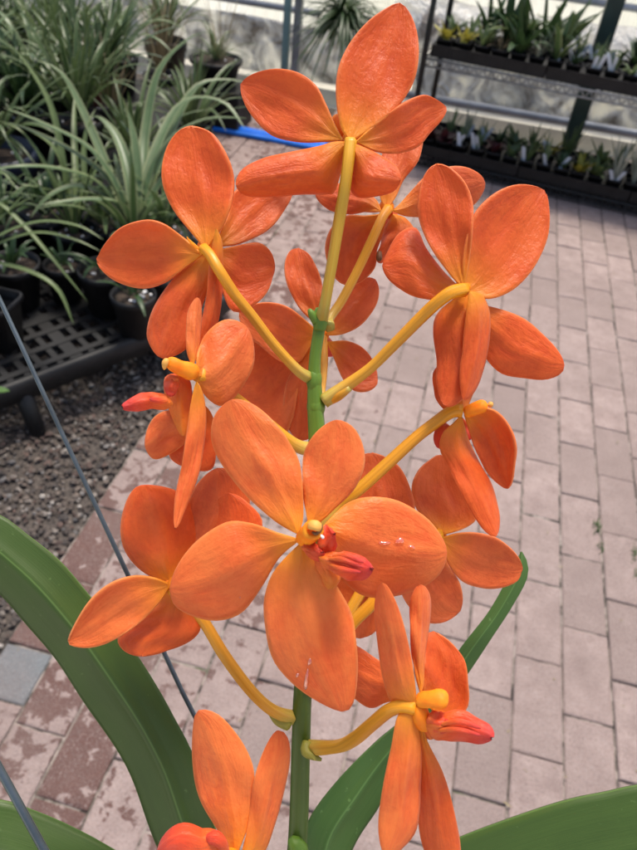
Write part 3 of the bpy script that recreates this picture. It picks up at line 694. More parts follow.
# round pot further along the stand, mostly behind the flowers
p = ATZ(133, 292, .29)
t = thing('potted_plant', (float(p[0]), float(p[1]), .156), 'empty-looking dark pot on the stand behind the leftmost flower', 'plant', GP)
roundpot(t, (p[0], p[1], .156), .062, .13); clump(t, (p[0], p[1], .28), 8, (.08, .16), (.010, .014), 'g_dark')
p = ATZ(62, 262, .28)
t = thing('potted_plant', (float(p[0]), float(p[1]), .156), 'small black pot in the middle of the stand under the arching leaves', 'plant', GP)
roundpot(t, (p[0], p[1], .156), .055, .12); clump(t, (p[0], p[1], .27), 9, (.06, .14), (.008, .012), 'g_dark')
for (px, py, r_, h_, m_, n_, lb) in ((2, 222, .085, .16, 'g_mid', 22, 'green plant in a black pot at the back left of the stand'), (45, 212, .085, .15, 'g_dark', 30, 'dark plant in a black pot at the back of the stand'),
        (103, 222, .08, .14, 'g_mid', 22, 'green plant between the slender plant and the fan plant'), (166, 226, .085, .15, 'g_mid', 24, 'green plant right of the fan plant, half behind the petals'),
        (12, 262, .075, .14, 'g_dark', 12, 'low dark plant behind the thin-leaved plant'), (104, 268, .075, .14, 'g_dark', 10, 'low dark pot between the middle pot and the rear pots'), (168, 268, .085, .14, 'g_dark', 12, 'wide dark pot at the right end of the stand')):
    q = ATZ(px, py, .156+h_); t = thing('potted_plant', (float(q[0]), float(q[1]), .156), lb, 'plant', GP)
    roundpot(t, (q[0], q[1], .156), r_, h_); clump(t, (q[0], q[1], .15+h_), n_, (.14, .34) if n_ > 15 else (.06, .14), (.010, .018), m_)
# bench of taller pots behind the stand
bn = thing('low_bench', (-2.3, 3.0, 0), 'low dark bench under the crowded pots behind the stand', 'bench')
mb = MB(); mb.box((-2.35, 3.0, .17), (1.05, .62, .015)); mb.obj('top', M['tray'], bn, smooth=False)  # dark top colour stands in for the shade between the pots
for sx in (-1, 1):
    for sy in (-1, 1):
        mb = MB(); mb.box((-2.35+sx*1.0, 3.0+sy*.57, .075), (.03, .03, .082)); mb.obj('leg', M['tray'], bn, smooth=False)
rowspec = []
mats = ['g_mid', 'g_dark', 'g_grey', 'g_mid', 'g_dark', 'g_mid', 'g_mid', 'g_grey', 'g_dark', 'g_mid', 'g_dark', 'g_mid', 'g_dark', 'g_pale', 'g_mid', 'g_dark']
descr = {'g_mid': 'green grassy', 'g_pale': 'pale yellow-green grassy', 'g_dark': 'dark bushy', 'g_grey': 'grey-green strap-leaved'}
k = 0
for row, y in enumerate((2.50, 2.76, 3.06, 3.38)):
    for i in range(6):
        x = -1.42-.25*i-.10*row+R2(-.03, .03)+(.0 if row < 3 else .02); m_ = mats[k % 16]; z = .186; h = R2(.15, .2)
        wh = 'front second third rear'.split()[row]
        t = thing('potted_plant', (x, y, z), '%s plant, %s from right in the %s row of the low bench' % (descr[m_], ow[i], wh), 'plant', GP)
        roundpot(t, (x, y, z), R2(.075, .1), h, 'black')
        b = (x, y, z+h-.01)
        if m_ == 'g_dark': clump(t, b, 70, (.15, .45), (.012, .020), m_, lift=(.7, 1.5), droop=(.1, .6))
        elif m_ == 'g_grey': clump(t, b, 34, (.3, .55), (.018, .028), m_, lift=(.9, 1.45), droop=(.2, .7))
        else: clump(t, b, 54, (.3, .6), (.009, .017), m_, lift=(.95, 1.5), droop=(.05, .55))
        k += 1
# plants standing on the ground at the far left
for i, (x, y, z, r, h, m_, lab, pm) in enumerate([
    (-1.62, 2.20, 0, .14, .34, 'g_mid', 'large navy blue pot of arching green leaves left of the stand', 'navy'),
    (-1.95, 2.05, 0, .13, .30, 'g_dark', 'dark-leaved plant in a floor pot at the left edge', 'black'),
    (-1.30, 2.62, 0, .10, .22, 'g_mid', 'floor pot of green straps behind the grey-green fan plant', 'black'),
    (-1.22, 3.05, 0, .09, .20, 'g_mid', 'floor pot of fine green leaves near the blue hose', 'black'),
    (-1.05, 2.40, 0, .085, .20, 'g_dark', 'low dark-leaved floor pot beside the path behind the stand', 'black'),
    (-1.72, 3.95, 0, .11, .30, 'g_mid', 'tall grassy plant by the silver sheet', 'black')]):
    t = thing('potted_plant', (x, y, z), lab, 'plant', GP); roundpot(t, (x, y, z), r, h, pm)
    clump(t, (x, y, z+h-.01), 48, (.25, .5), (.010, .02), m_, lift=(.8, 1.5), droop=(.1, .7))
# upright pale blades and dry stems (behind, top of the picture)
p = ATY(108, 60, 2.9); t = thing('potted_plant', (-1.35, 2.85, 0), 'tall upright yellow-green blades rising behind the grey-green fan', 'plant', GP)
roundpot(t, (-1.52, 2.88, 0), .09, .26)
b0 = np.array([-1.52, 2.88, .25]); mb = MB()
for (x, y) in ((108, 5), (136, 0), (128, 22), (98, 30), (150, 10)):
    q = ATY(x, y, 2.95); mb.leaf([b0+np.array([R2(-.02, .02), R2(-.02, .02), 0]), b0*.45+q*.55+np.array([R2(-.02, .02), 0, .01]), q], R2(.013, .02), .15, n=12, m=2)
mb.obj('leaves', M['g_pale'], t); clump(t, b0, 26, (.25, .45), (.004, .009), 'straw', lift=(1.1, 1.55), droop=(0, .4), name='dry_leaves')
# dry reed-like plant by the wall
t = thing('potted_plant', (-1.62, 3.65, 0), 'straw-coloured dry reedy plant in front of the silver sheet', 'plant', GP); roundpot(t, (-1.62, 3.65, 0), .09, .22)
clump(t, (-1.62, 3.65, .21), 60, (.25, .6), (.003, .006), 'straw', lift=(1.1, 1.56), droop=(0, .3))
# red-brown tag with white flowers
q = ATZ(97, 100, .36)
t = thing('plant_marker', (float(q[0]), float(q[1]), .25), 'red-brown marker stake with white dots among the grassy leaves', 'marker')
mb = MB(); mb.box((q[0], q[1], .36), (.016, .006, .06), .3); mb.box((q[0], q[1], .25), (.005, .003, .055), .3); mb.obj('stake', M['rust'], t, smooth=False)
for dx, dz in ((.012, .055), (-.012, .03), (-.03, -.01), (.004, .045)):
    mb = MB(); mb.lathe([(.001, -.008), (.008, -.004), (.009, .002), (.001, .008)], (q[0]+dx, q[1]-.012, .36+dz), 10); mb.obj('dot', M['perlite'], t)
# bowl plant on a crate added in place of the dark shadow by the wall
def crateplant():
    p = ATY(216, 92, 3.72); x, y = float(p[0]), 3.72
    c = thing('crate', (x, y, 0), 'dark upturned crate standing in for the shadow under the shallow pot by the wall', 'crate'); mb = MB()
    mb.box((x, y, .10), (.16, .12, .10)); mb.obj('shell', M['tray'], c, smooth=False)
    for z in (.05, .11, .165): mb = MB(); mb.box((x, y-.122, z), (.15, .004, .014)); mb.obj('slat', M['black'], c, smooth=False)
    t = thing('potted_plant', (x, y, .2), 'spiky green plant in a wide shallow black pot on the crate', 'plant', GP)
    roundpot(t, (x, y, .2), .13, .12); clump(t, (x, y, .31), 30, (.12, .3), (.006, .012), 'g_grey', lift=(.6, 1.5), droop=(.1, .7))
    clump(t, (x+.03, y, .31), 24, (.2, .38), (.002, .004), 'straw', lift=(1.1, 1.5), droop=(0, .2), name='dry_stems')
crateplant()
# dark airy plant hanging on the wall post
p = ATY(345, 14, 4.05)
t = thing('hanging_plant', [float(v) for v in p], 'dark bushy hanging plant with trailing roots behind the topmost flower', 'plant')
clump(t, p, 210, (.12, .30), (.008, .014), 'g_dark', lift=(-.6, 1.2), droop=(.2, 1.0)); clump(t, p, 50, (.1, .22), (.006, .010), 'g_mid', lift=(0, 1.3), droop=(.2, .9), name='young_leaves')
mb = MB()
for k in range(16):
    a = p+np.array([R2(-.1, .1), R2(-.05, .05), -.03]); mb.tube([a, a+np.array([R2(-.02, .02), 0, -.08]), a+np.array([R2(-.05, .05), 0, -R2(.12, .24)])], [.0022, .0018, .001], 5, steps=8)
mb.obj('roots', M['straw'], t); mb = MB(); mb.bar(p, (p[0], p[1], 2.4), .0015); mb.obj('hanging_wire', M['wire'], t)

# ================================================================ ORCHID
root = P(270, 1040, .265)
orchid = thing('orchid_plant', root, 'orange-flowered orchid spike with strap leaves in front of the brick path', 'orchid')
Z6 = (230, 0, 2.77); Z7 = (360, 150, 2.895); Z8 = (260, 180, 2.895); Z4 = (340, 380, 3.185); Z2 = (160, 390, 2.1233)
Z3 = (60, 450, 3.185); Z1 = (120, 290, 3.033); Z5 = (90, 110, 3.033); ZR = (340, 560, 2.931); ZB = (160, 640, 3.539); O = (0, 0, 1)
DS = .222                                    # stem depth
# stem
mb = MB()
mb.tube([P(270, 1040, .265), P(285, 930, .250), P(297, 850, .240), P(301, 740, .232), P(303, 690, .229), P(311, 600, .226), P(317, 500, .224)],
        [.0048, .0040, .0034, .0031, .0030, .0028, .0027], 18, steps=50, ridges=4, ramp=.04, twist=2)
mb.obj('stem', M['stem2'], orchid)
mb = MB()
mb.tube([P(317, 500, .224), P(317, 440, .223), P(315, 400, .222), P(315, 360, .221), P(321, 318, .220)],
        [.0026, .0027, .0024, .0018, .0018], 18, steps=40, ridges=4, ramp=.05, twist=2)
# node swellings and dried bract
for (x, y, d, r) in ((316, 405, .2225, .0028), (314, 378, .2215, .0024), (320, 318, .2195, .0023)):
    mb.tube([P(x-.6, y+13, d), P(x, y+5, d), P(x, y-3, d), P(x+.4, y-10, d)], [.0017, r, r*.97, .0014], 16, steps=12)
mb.tube([P(317, 322, .219), P(312, 314, .218), P(309, 309, .2175)], [.0016, .0013, .0005], 8, steps=6)
mb.obj('stem', M['stem'], orchid)
mb = MB(); mb.tube([P(301, 852, .2355), P(293, 843, .234), P(288, 842, .234)], [.003, .0025, .0008], 8, steps=6); mb.obj('bract', M['stem'], orchid)

def flower(T, cen, d, label, back, colpts=None, colr=None, mat='column'):
    """centre mesh = the column of the flower; everything else hangs on it"""
    x, y = cen[0]/T[2]+T[0], cen[1]/T[2]+T[1]; mb = MB()
    if colpts: mb.tube(px3(T, colpts), colr, 16, steps=16, round_ends=True, ridges=3, ramp=.05)
    else:
        mb.tube([P(x, y, d), P(x-1, y-1, d+(.006 if back else -.006))], [.0022, .0028], 14, smoothpath=True, steps=10, round_ends=True)
    o = mb.obj('flower', M[mat], orchid); o['label'] = label; o.location = (0, 0, 0)
    return o
def ped(f, T, pts, r=.0019, r1=None, bumps=0, m='ped'):
    q = px3(T, pts); n = len(q); rr = np.linspace(r, r1 or r*1.05, n)*.93*(1+rng.normal(0, .025, n)); rr[-1] *= 1.30; rr[0] *= 1.1
    mb = MB(); mb.tube(q, rr, 18, steps=46, ridges=5, ramp=.07, twist=3.0)
    if bumps:
        qq = crom(np.array(q), 60)
        for k in range(bumps):
            i = int(18+24*k/bumps); c = qq[i]+ (P(0, -1, .2)-P(0, 0, .2))*7.2; mb.lathe([(.0001, -.0004), (.0004, 0), (.0001, .0005)], c, 6)
    mb.obj('pedicel', M[m], f)
def backlip(f, x, y, d, mat='lip'):
    """the lip on the far side of a flower seen from behind"""
    q = lambda a, b, c: P(x+a, y+b, d+c)
    mb = MB(); mb.tube([q(0, 2, .003), q(3, 7, .008), q(4, 14, .013), q(3, 20, .015)], [.002, .0032, .0036, .0010], 12, steps=16, round_ends=True, flat=.7); mb.obj('lip', M[mat], f)

# ---- F1 topmost flower seen from behind
d = .208
f = flower(Z6, (335, 388), d, 'topmost flower, seen from behind', True); backlip(f, 351, 142, d)
blade('petal', f, Z6, (335, 392), [(308, 352), (295, 262), (301, 188), (331, 120), (381, 60), (430, 24)], (470, 8), [(499, 36), (519, 92), (522, 160), (506, 230), (463, 297), (404, 346)], d, d+.006, M['back'], cup=-.12, tilt=.06, bend=-.004)
blade('petal', f, Z6, (312, 388), [(262, 391), (190, 392), (120, 376), (70, 332), (38, 282)], (31, 234), [(60, 206), (120, 190), (185, 199), (235, 234), (265, 288), (292, 348)], d, d+.012, M['back'], cup=-.10, tilt=-.12)
blade('petal', f, Z6, (348, 392), [(400, 346), (460, 298), (510, 270), (550, 264)], (597, 296), [(588, 330), (552, 370), (522, 406), (465, 425), (400, 418)], d, d+.010, M['back'], cup=-.08, tilt=.22)
blade('petal', f, Z6, (322, 395), [(311, 450), (290, 526), (268, 536), (200, 536), (120, 543), (50, 541)], (18, 514), [(34, 471), (90, 441), (160, 424), (240, 408), (290, 394)], d, d-.004, M['back'], cup=.30, tilt=-.25)
blade('petal', f, Z6, (342, 398), [(400, 423), (450, 454), (468, 476)], (470, 500), [(453, 527), (410, 541), (352, 543), (332, 500)], d, d-.003, M['back'], cup=.30, tilt=.25)
mb = MB(); mb.tube(px3(Z6, [(320, 385, d+.004), (302, 345, d+.006), (297, 318, d+.007)]), [.0022, .0023, .0018], 12, steps=10, round_ends=True); mb.obj('column_tip', M['column'], f)
ped(f, Z6, [(334, 388, d), (327, 450, d-.001), (318, 520, d), (303, 610, d+.003), (285, 720, d+.005), (262, 850, d+.008), (253, 882, .2195)], .00185, .0018, m='ped_olive')
# ---- F2 behind it
d = .232
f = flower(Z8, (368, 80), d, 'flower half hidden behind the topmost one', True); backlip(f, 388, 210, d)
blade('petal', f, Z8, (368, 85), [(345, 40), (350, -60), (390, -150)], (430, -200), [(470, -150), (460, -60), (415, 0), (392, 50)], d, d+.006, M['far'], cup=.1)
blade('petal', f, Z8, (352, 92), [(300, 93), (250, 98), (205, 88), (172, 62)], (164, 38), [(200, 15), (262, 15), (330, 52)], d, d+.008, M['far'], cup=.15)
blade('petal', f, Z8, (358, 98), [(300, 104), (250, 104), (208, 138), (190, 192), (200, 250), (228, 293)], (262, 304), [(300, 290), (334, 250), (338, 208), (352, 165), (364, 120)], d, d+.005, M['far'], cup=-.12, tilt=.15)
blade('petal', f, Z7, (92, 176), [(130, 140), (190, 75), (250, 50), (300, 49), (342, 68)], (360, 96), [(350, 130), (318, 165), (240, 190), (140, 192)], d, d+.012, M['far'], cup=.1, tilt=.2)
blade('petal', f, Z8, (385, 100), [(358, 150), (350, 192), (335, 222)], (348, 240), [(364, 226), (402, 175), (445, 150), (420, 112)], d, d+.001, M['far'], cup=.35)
mb = MB(); mb.tube(px3(Z8, [(346, 205, d-.001), (345, 225, d-.002), (348, 236, d-.002)]), [.0008, .0010, .0006], 8, steps=8, round_ends=True); mb.obj('spur', M['brown'], f)
ped(f, Z8, [(372, 82, d), (352, 112, d-.003), (325, 170, d-.005), (280, 265, d-.005), (235, 350, d-.006), (202, 400, d-.008), (200, 425, .221)], .0016, .0015)
# ---- F3 right upper, seen from behind
d = .212
f = flower(Z7, (300, 400), d, 'large flower at upper right, seen from behind', True); backlip(f, 466, 292, d)
blade('petal', f, Z7, (300, 402), [(262, 362), (222, 308), (185, 240), (168, 180), (172, 120), (190, 66)], (222, 41), [(262, 52), (302, 92), (326, 150), (326, 220), (316, 320)], d, d+.004, M['back'], cup=-.12, tilt=-.1, bend=-.003)
blade('petal', f, Z7, (306, 410), [(298, 350), (303, 280), (325, 200), (356, 154), (410, 114), (470, 99)], (532, 116), [(548, 168), (546, 240), (520, 312), (478, 372), (430, 412), (368, 430)], d+.001, d+.007, M['back'], cup=-.14, tilt=.12)
blade('petal', f, Z7, (292, 402), [(240, 352), (190, 283), (160, 226), (114, 242), (84, 290)], (67, 336), [(86, 378), (130, 411), (180, 430), (230, 433), (268, 418)], d+.003, d+.008, M['back'], cup=.12, tilt=-.1)
blade('petal', f, Z7, (315, 440), [(420, 466), (480, 493), (530, 536), (572, 582)], (589, 622), [(578, 648), (535, 664), (480, 660), (400, 640), (340, 560)], d+.003, d+.008, M['back'], cup=.12, tilt=.05)
blade('petal', f, Z7, (308, 412), [(262, 440), (222, 480), (214, 530), (224, 610), (222, 670)], (242, 738), [(280, 735), (320, 690), (352, 620), (345, 500), (330, 440)], d+.001, d-.001, M['back'], cup=.2, tilt=-.2)
blade('petal', f, Z7, (316, 414), [(305, 500), (298, 570), (290, 650)], (300, 722), [(335, 690), (362, 610), (374, 530), (372, 465), (350, 420)], d-.003, d-.004, M['back'], cup=.35, tilt=.35)
ped(f, Z7, [(302, 404, d-.001), (265, 412, d-.004), (225, 440, d-.003), (180, 482, d), (95, 568, d+.004), (20, 640, d+.007), (-105, 728, .2215)], .0020, .0018)
# ---- F4 right, sideways
d = .222
f = flower(Z4, (385, 95), d, 'sideways flower right of centre with a yellow column', False, [(395, 108, d), (430, 92, d-.002), (472, 78, d-.003)], [.0018, .0020, .0022])
mb = MB(); mb.tube(px3(Z4, [(474, 70, d-.003), (479, 78, d-.003), (476, 88, d-.003)]), [.0008, .0010, .0006], 8, steps=6, round_ends=True); mb.obj('anther_cap', M['cap'], f)
blade('petal', f, Z4, (385, 97), [(368, 62), (365, 20), (380, -60)], (422, -120), [(452, -60), (436, 5), (418, 52), (400, 92)], d, d+.002, M['back'], cup=.3, tilt=.3)
blade('petal', f, Z4, (378, 88), [(340, 95), (312, 70), (300, 30)], (300, -25), [(340, -60), (385, -40), (380, 30)], d+.003, d+.004, M['back'], cup=.2)
blade('petal', f, Z4, (396, 112), [(430, 96), (470, 90), (510, 110), (545, 158), (561, 215), (556, 270), (549, 320)], (534, 346), [(505, 332), (470, 296), (440, 240), (414, 170)], d, d+.002, M['back'], cup=-.2, tilt=.3)
blade('petal', f, Z4, (385, 112), [(408, 190), (440, 260), (480, 330), (500, 400), (507, 450)], (496, 498), [(464, 484), (438, 452), (400, 390), (352, 290), (318, 220), (326, 170), (358, 140)], d, d-.003, M['back'], cup=.22, tilt=-.3)
blade('lip', f, Z4, (388, 120), [(404, 140), (412, 170)], (415, 188), [(390, 185), (380, 150)], d+.003, d+.005, M['lip'], cup=.2)
mb = MB(); mb.tube(px3(Z4, [(350, 145, d+.002), (330, 160, d+.003), (322, 190, d+.003), (322, 222, d+.003)]), [.0012, .0024, .0025, .0012], 10, steps=12, round_ends=True); mb.obj('spur', M['lip'], f)
ped(f, Z4, [(388, 98, d), (355, 100, d), (300, 138, d), (240, 185, d), (150, 268, d), (60, 350, d), (0, 392, d+.001), (-40, 440, .223), (-75, 470, .224)], .0021, .0020, bumps=9)
# ---- F5 behind, right of centre
d = .246
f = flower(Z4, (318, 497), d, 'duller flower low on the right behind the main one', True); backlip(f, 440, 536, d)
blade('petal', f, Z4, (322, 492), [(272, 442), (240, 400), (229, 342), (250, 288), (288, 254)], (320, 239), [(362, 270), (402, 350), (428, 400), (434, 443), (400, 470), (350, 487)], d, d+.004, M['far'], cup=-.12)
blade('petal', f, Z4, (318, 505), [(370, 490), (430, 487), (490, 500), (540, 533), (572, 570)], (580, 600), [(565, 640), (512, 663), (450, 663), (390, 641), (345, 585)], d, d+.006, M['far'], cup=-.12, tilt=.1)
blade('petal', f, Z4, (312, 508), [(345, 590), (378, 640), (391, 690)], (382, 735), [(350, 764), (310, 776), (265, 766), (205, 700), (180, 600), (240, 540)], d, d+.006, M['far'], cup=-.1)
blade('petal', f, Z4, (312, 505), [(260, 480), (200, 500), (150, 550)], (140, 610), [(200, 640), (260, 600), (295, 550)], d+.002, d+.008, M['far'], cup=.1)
ped(f, O, [(440, 534, d), (410, 545, d-.006), (370, 580, d-.012), (340, 630, d-.016), (312, 690, .228)], .0019, .0019)
# ---- F6 hidden behind the main flower
d = .232
f = flower(Z2, (440, 330), d, 'flower mostly hidden behind the main one', True); backlip(f, 367, 545, d)
blade('petal', f, Z2, (440, 320), [(405, 260), (396, 190), (415, 148)], (450, 134), [(500, 155), (528, 200), (540, 262), (500, 310)], d, d+.004, M['far'], cup=-.1)
blade('petal', f, Z2, (440, 345), [(385, 390), (362, 430), (385, 510)], (425, 526), [(462, 508), (480, 450), (470, 380)], d, d+.006, M['far'], cup=-.1)
blade('petal', f, Z2, (430, 335), [(390, 330), (350, 345)], (330, 370), [(350, 400), (400, 370)], d, d+.006, M['far'])
ped(f, O, [(368, 545, d), (378, 570, d-.004), (376, 598, d-.008), (352, 624, d-.008), (325, 660, d-.006), (308, 690, .228)], .0021, .0021)
# ---- F8 lower left, duller cup
d = .212
f = flower(Z3, (352, 430), d, 'cupped flower at lower left behind the main one', True)
blade('petal', f, Z3, (365, 425), [(420, 300), (444, 232), (482, 176)], (538, 139), [(600, 170), (645, 235), (600, 330), (480, 412)], d+.003, d+.004, M['back'], cup=.15, tilt=-.2)
blade('petal', f, Z3, (360, 420), [(375, 330), (405, 200), (430, 120)], (500, 60), [(580, 90), (600, 190), (500, 330)], d+.005, d+.008, M['far'], cup=.1)
blade('petal', f, Z3, (352, 422), [(272, 392), (214, 330), (194, 262), (204, 190), (234, 128)], (275, 114), [(362, 128), (425, 175), (452, 250), (435, 310), (392, 365)], d+.001, d+.001, M['back'], cup=.22, tilt=.15, rip=.0012)
blade('petal', f, Z3, (352, 430), [(300, 408), (230, 402), (150, 432), (82, 498)], (27, 606), [(60, 629), (120, 626), (180, 601), (260, 545), (320, 480)], d, d-.004, M['front'], cup=-.15, tilt=.1)
blade('petal', f, Z3, (354, 440), [(300, 500), (228, 560), (186, 600), (208, 640)], (262, 655), [(350, 636), (425, 599), (448, 556), (420, 490)], d+.003, d+.001, M['back'], cup=.18, tilt=-.12, rip=.001)
mb = MB(); mb.tube([P(170, 585, d-.001), P(180, 583, d-.003), P(190, 580, d-.003)], [.002, .0026, .002], 12, steps=10, round_ends=True); mb.obj('column_tip', M['column'], f)
ped(f, O, [(172, 588, d), (186, 602, d+.004), (204, 622, d+.004), (224, 655, d+.003), (250, 690, d+.006), (272, 710, d+.010), (294, 718, .231)], .0018, .0019)
mb = MB(); mb.tube(px3(ZB, [(452, 300, .2285), (420, 285, .2265), (395, 262, .225), (388, 250, .225)]), [.0019, .0017, .0010, .0004], 10, steps=8); mb.obj('bract', M['bract'], orchid)
# ---- F9 left, sideways with pink lip
d = .194
f = flower(Z1, (225, 250), d, 'sideways flower on the left with a pink lip', False, [(238, 262, d+.001), (212, 246, d), (180, 235, d-.002), (155, 222, d-.003), (140, 218, d-.003)], [.0018, .0024, .0020, .0019, .0021])
mb = MB(); mb.tube(px3(Z1, [(146, 207, d-.0046), (137, 221, d-.0048), (134, 243, d-.0044)]), [.0005, .0009, .0003], 10, steps=8, round_ends=True); mb.obj('anther_cap', M['cap'], f)
blade('petal', f, Z1, (220, 228), [(204, 180), (203, 110), (210, 60)], (235, 25), [(245, 60), (243, 120), (236, 180)], d, d+.004, M['front'], cup=.45, tilt=.4)
blade('petal', f, Z1, (230, 252), [(240, 172), (282, 112), (332, 90)], (384, 116), [(405, 180), (397, 248), (352, 318), (305, 351), (256, 315)], d, d+.009, M['front'], cup=.12, tilt=.1, rip=.0009)
blade('petal', f, Z1, (232, 280), [(214, 345), (205, 430), (182, 560), (167, 650)], (168, 722), [(200, 655), (236, 560), (255, 450), (258, 370), (248, 310)], d, d-.006, M['front'], cup=.55, tilt=.3, vfold=-.5)
blade('petal', f, Z1, (215, 400), [(162, 368), (112, 380), (84, 425)], (79, 475), [(104, 512), (150, 497), (205, 455)], d+.006, d+.006, M['front'], cup=.12)
blade('petal', f, Z1, (240, 340), [(200, 430), (150, 497)], (196, 534), [(278, 542), (292, 450), (275, 370)], d+.008, d+.010, M['back'], cup=.1)
Q2 = (115, 340, 6.37)
blade('lip', f, Q2, (400, 225), [(335, 235), (322, 290), (335, 380), (370, 480), (405, 560)], (440, 606), [(470, 560), (482, 450), (480, 340), (465, 260)], d+.002, d+.004, M['spur'], cup=.55, thick=.0012)
blade('side_lobe', f, Q2, (400, 240), [(350, 232), (325, 255), (322, 300)], (345, 350), [(380, 340), (400, 290)], d-.001, d-.001, M['lip'], cup=.4, thick=.001)
blade('lip_lobe', f, Q2, (360, 405), [(330, 362), (262, 350), (190, 341), (112, 378)], (50, 427), [(120, 442), (180, 436), (235, 424), (310, 432)], d, d-.005, M['lippink'], cup=.45, tilt=.25, thick=.0014)
mb = MB(); mb.tube(px3(Q2, [(340, 390, d-.002), (280, 385, d-.004), (215, 375, d-.005)]), [.0006, .0009, .0004], 8, steps=10, round_ends=True); mb.obj('lip_ridge', M['lippink'], f)
ped(f, O, [(198, 374, d+.002), (225, 392, d+.012), (262, 420, d+.022), (295, 445, d+.027), (315, 450, .2235)], .0021, .0021)
# ---- F10 upper left, seen from behind
d = .208
f = flower(Z5, (352, 418), d, 'large flower at upper left, seen from behind', True); backlip(f, 208, 252, d)
blade('petal', f, Z5, (352, 425), [(300, 362), (246, 290), (218, 210), (226, 130), (260, 70)], (307, 50), [(370, 70), (411, 130), (435, 200), (432, 268), (402, 350)], d, d+.004, M['back'], cup=-.12, tilt=-.08, bend=-.003)
blade('petal', f, Z5, (342, 438), [(282, 386), (222, 345), (160, 335), (80, 366)], (22, 450), [(50, 500), (110, 532), (170, 540), (232, 520), (290, 476)], d, d+.010, M['back'], cup=-.15, tilt=.12)
blade('petal', f, Z5, (380, 410), [(415, 325), (436, 250), (520, 200)], (612, 238), [(586, 310), (532, 368), (462, 402), (410, 412)], d+.004, d+.018, M['far'], cup=-.1, tilt=.1)
blade('petal', f, Z5, (372, 428), [(430, 415), (508, 402), (548, 430)], (558, 482), [(538, 550), (482, 602), (432, 608), (402, 545)], d+.003, d+.012, M['back'], cup=-.1)
blade('petal', f, Z5, (350, 440), [(282, 480), (212, 570), (180, 640), (178, 700)], (222, 752), [(303, 713), (336, 610), (366, 520), (370, 460)], d+.001, d+.004, M['back'], cup=.15, tilt=-.15)
blade('petal', f, Z5, (382, 362), [(370, 430), (358, 520), (345, 620), (322, 700)], (300, 752), [(366, 700), (394, 600), (401, 480), (398, 400)], d-.004, d-.002, M['back'], cup=.5, tilt=.3, vfold=-.2)
mb = MB(); mb.tube(px3(Z5, [(300, 470, d+.004), (295, 485, d+.006), (296, 497, d+.007)]), [.0014, .0022, .001], 10, steps=8, round_ends=True); mb.obj('lip_tip', M['lippink'], f)
ped(f, Z5, [(345, 420, d-.001), (365, 440, d-.004), (395, 490, d-.005), (440, 560, d-.002), (490, 622, d+.001), (555, 708, d+.005), (625, 785, d+.009), (660, 810, .2205)], .0016, .0016)
blade('petal', f, Z5, (338, 425), [(310, 400), (296, 388)], (294, 384), [(298, 395), (316, 418)], d-.001, d-.002, M['column'], rip=0, N=8, Mc=6)
# ---- F11 behind the stem
d = .246
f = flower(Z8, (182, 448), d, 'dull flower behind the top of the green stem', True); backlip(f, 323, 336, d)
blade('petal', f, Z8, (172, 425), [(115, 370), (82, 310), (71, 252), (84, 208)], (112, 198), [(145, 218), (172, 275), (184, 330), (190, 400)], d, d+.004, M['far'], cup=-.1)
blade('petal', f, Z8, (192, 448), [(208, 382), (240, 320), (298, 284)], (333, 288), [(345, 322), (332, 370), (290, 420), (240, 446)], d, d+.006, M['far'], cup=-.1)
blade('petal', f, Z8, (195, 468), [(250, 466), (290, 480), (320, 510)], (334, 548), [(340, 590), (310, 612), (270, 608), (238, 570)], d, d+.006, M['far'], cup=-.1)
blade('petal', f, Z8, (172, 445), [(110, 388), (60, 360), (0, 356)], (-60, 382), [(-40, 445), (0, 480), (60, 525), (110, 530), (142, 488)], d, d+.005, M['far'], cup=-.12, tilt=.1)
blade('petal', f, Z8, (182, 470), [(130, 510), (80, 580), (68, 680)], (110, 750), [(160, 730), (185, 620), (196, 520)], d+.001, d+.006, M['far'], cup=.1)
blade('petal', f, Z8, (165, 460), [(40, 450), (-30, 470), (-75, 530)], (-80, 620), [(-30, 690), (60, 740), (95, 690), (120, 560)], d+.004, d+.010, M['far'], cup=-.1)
ped(f, Z8, [(183, 455, d-.002), (186, 500, d-.006), (184, 560, d-.012), (178, 620, d-.018), (170, 690, .2235)], .0013, .0013)
mb = MB(); mb.tube(px3(Z8, [(195, 640, .2215), (225, 622, .2205), (260, 600, .2195)]), [.0016, .0019, .0012], 10, steps=8); mb.obj('bract', M['ped'], orchid)
# ---- F12 bottom right, sideways
d = .184
f = flower(ZR, (235, 420), d, 'sideways flower low on the right with a red lip', False, [(228, 412, d+.001), (262, 410, d-.002), (296, 410, d-.003), (318, 415, d-.003)], [.0022, .0021, .0027, .0030])
blade('petal', f, ZR, (224, 425), [(160, 425), (128, 345), (111, 230), (104, 130)], (124, 67), [(158, 110), (190, 205), (214, 320)], d, d-.004, M['front'], cup=.25, tilt=-.35)
blade('petal', f, ZR, (236, 385), [(216, 310), (208, 215), (208, 120)], (234, 74), [(260, 102), (262, 170), (246, 280), (243, 360)], d, d+.001, M['front'], cup=.45, tilt=.3)
blade('petal', f, ZR, (240, 400), [(243, 300), (248, 232)], (272, 211), [(320, 238), (365, 293), (375, 360), (373, 435), (310, 475)], d+.005, d+.010, M['back'], cup=-.12, tilt=.1)
blade('petal', f, ZR, (222, 445), [(172, 455), (147, 570), (121, 700), (115, 800)], (136, 868), [(182, 842), (224, 782), (234, 660), (236, 540)], d, d-.002, M['front'], cup=.25, tilt=.1)
blade('petal', f, ZR, (238, 470), [(231, 560), (229, 700), (240, 820)], (282, 905), [(350, 880), (334, 740), (302, 630), (262, 545)], d+.001, d+.004, M['back'], cup=.25, tilt=-.2)
blade('petal', f, ZR, (200, 425), [(150, 415), (90, 432), (40, 402)], (-5, 370), [(20, 255), (45, 250), (100, 285), (150, 325)], d+.012, d+.026, M['far'], cup=.1)
Q3 = (400, 670, 6.37)
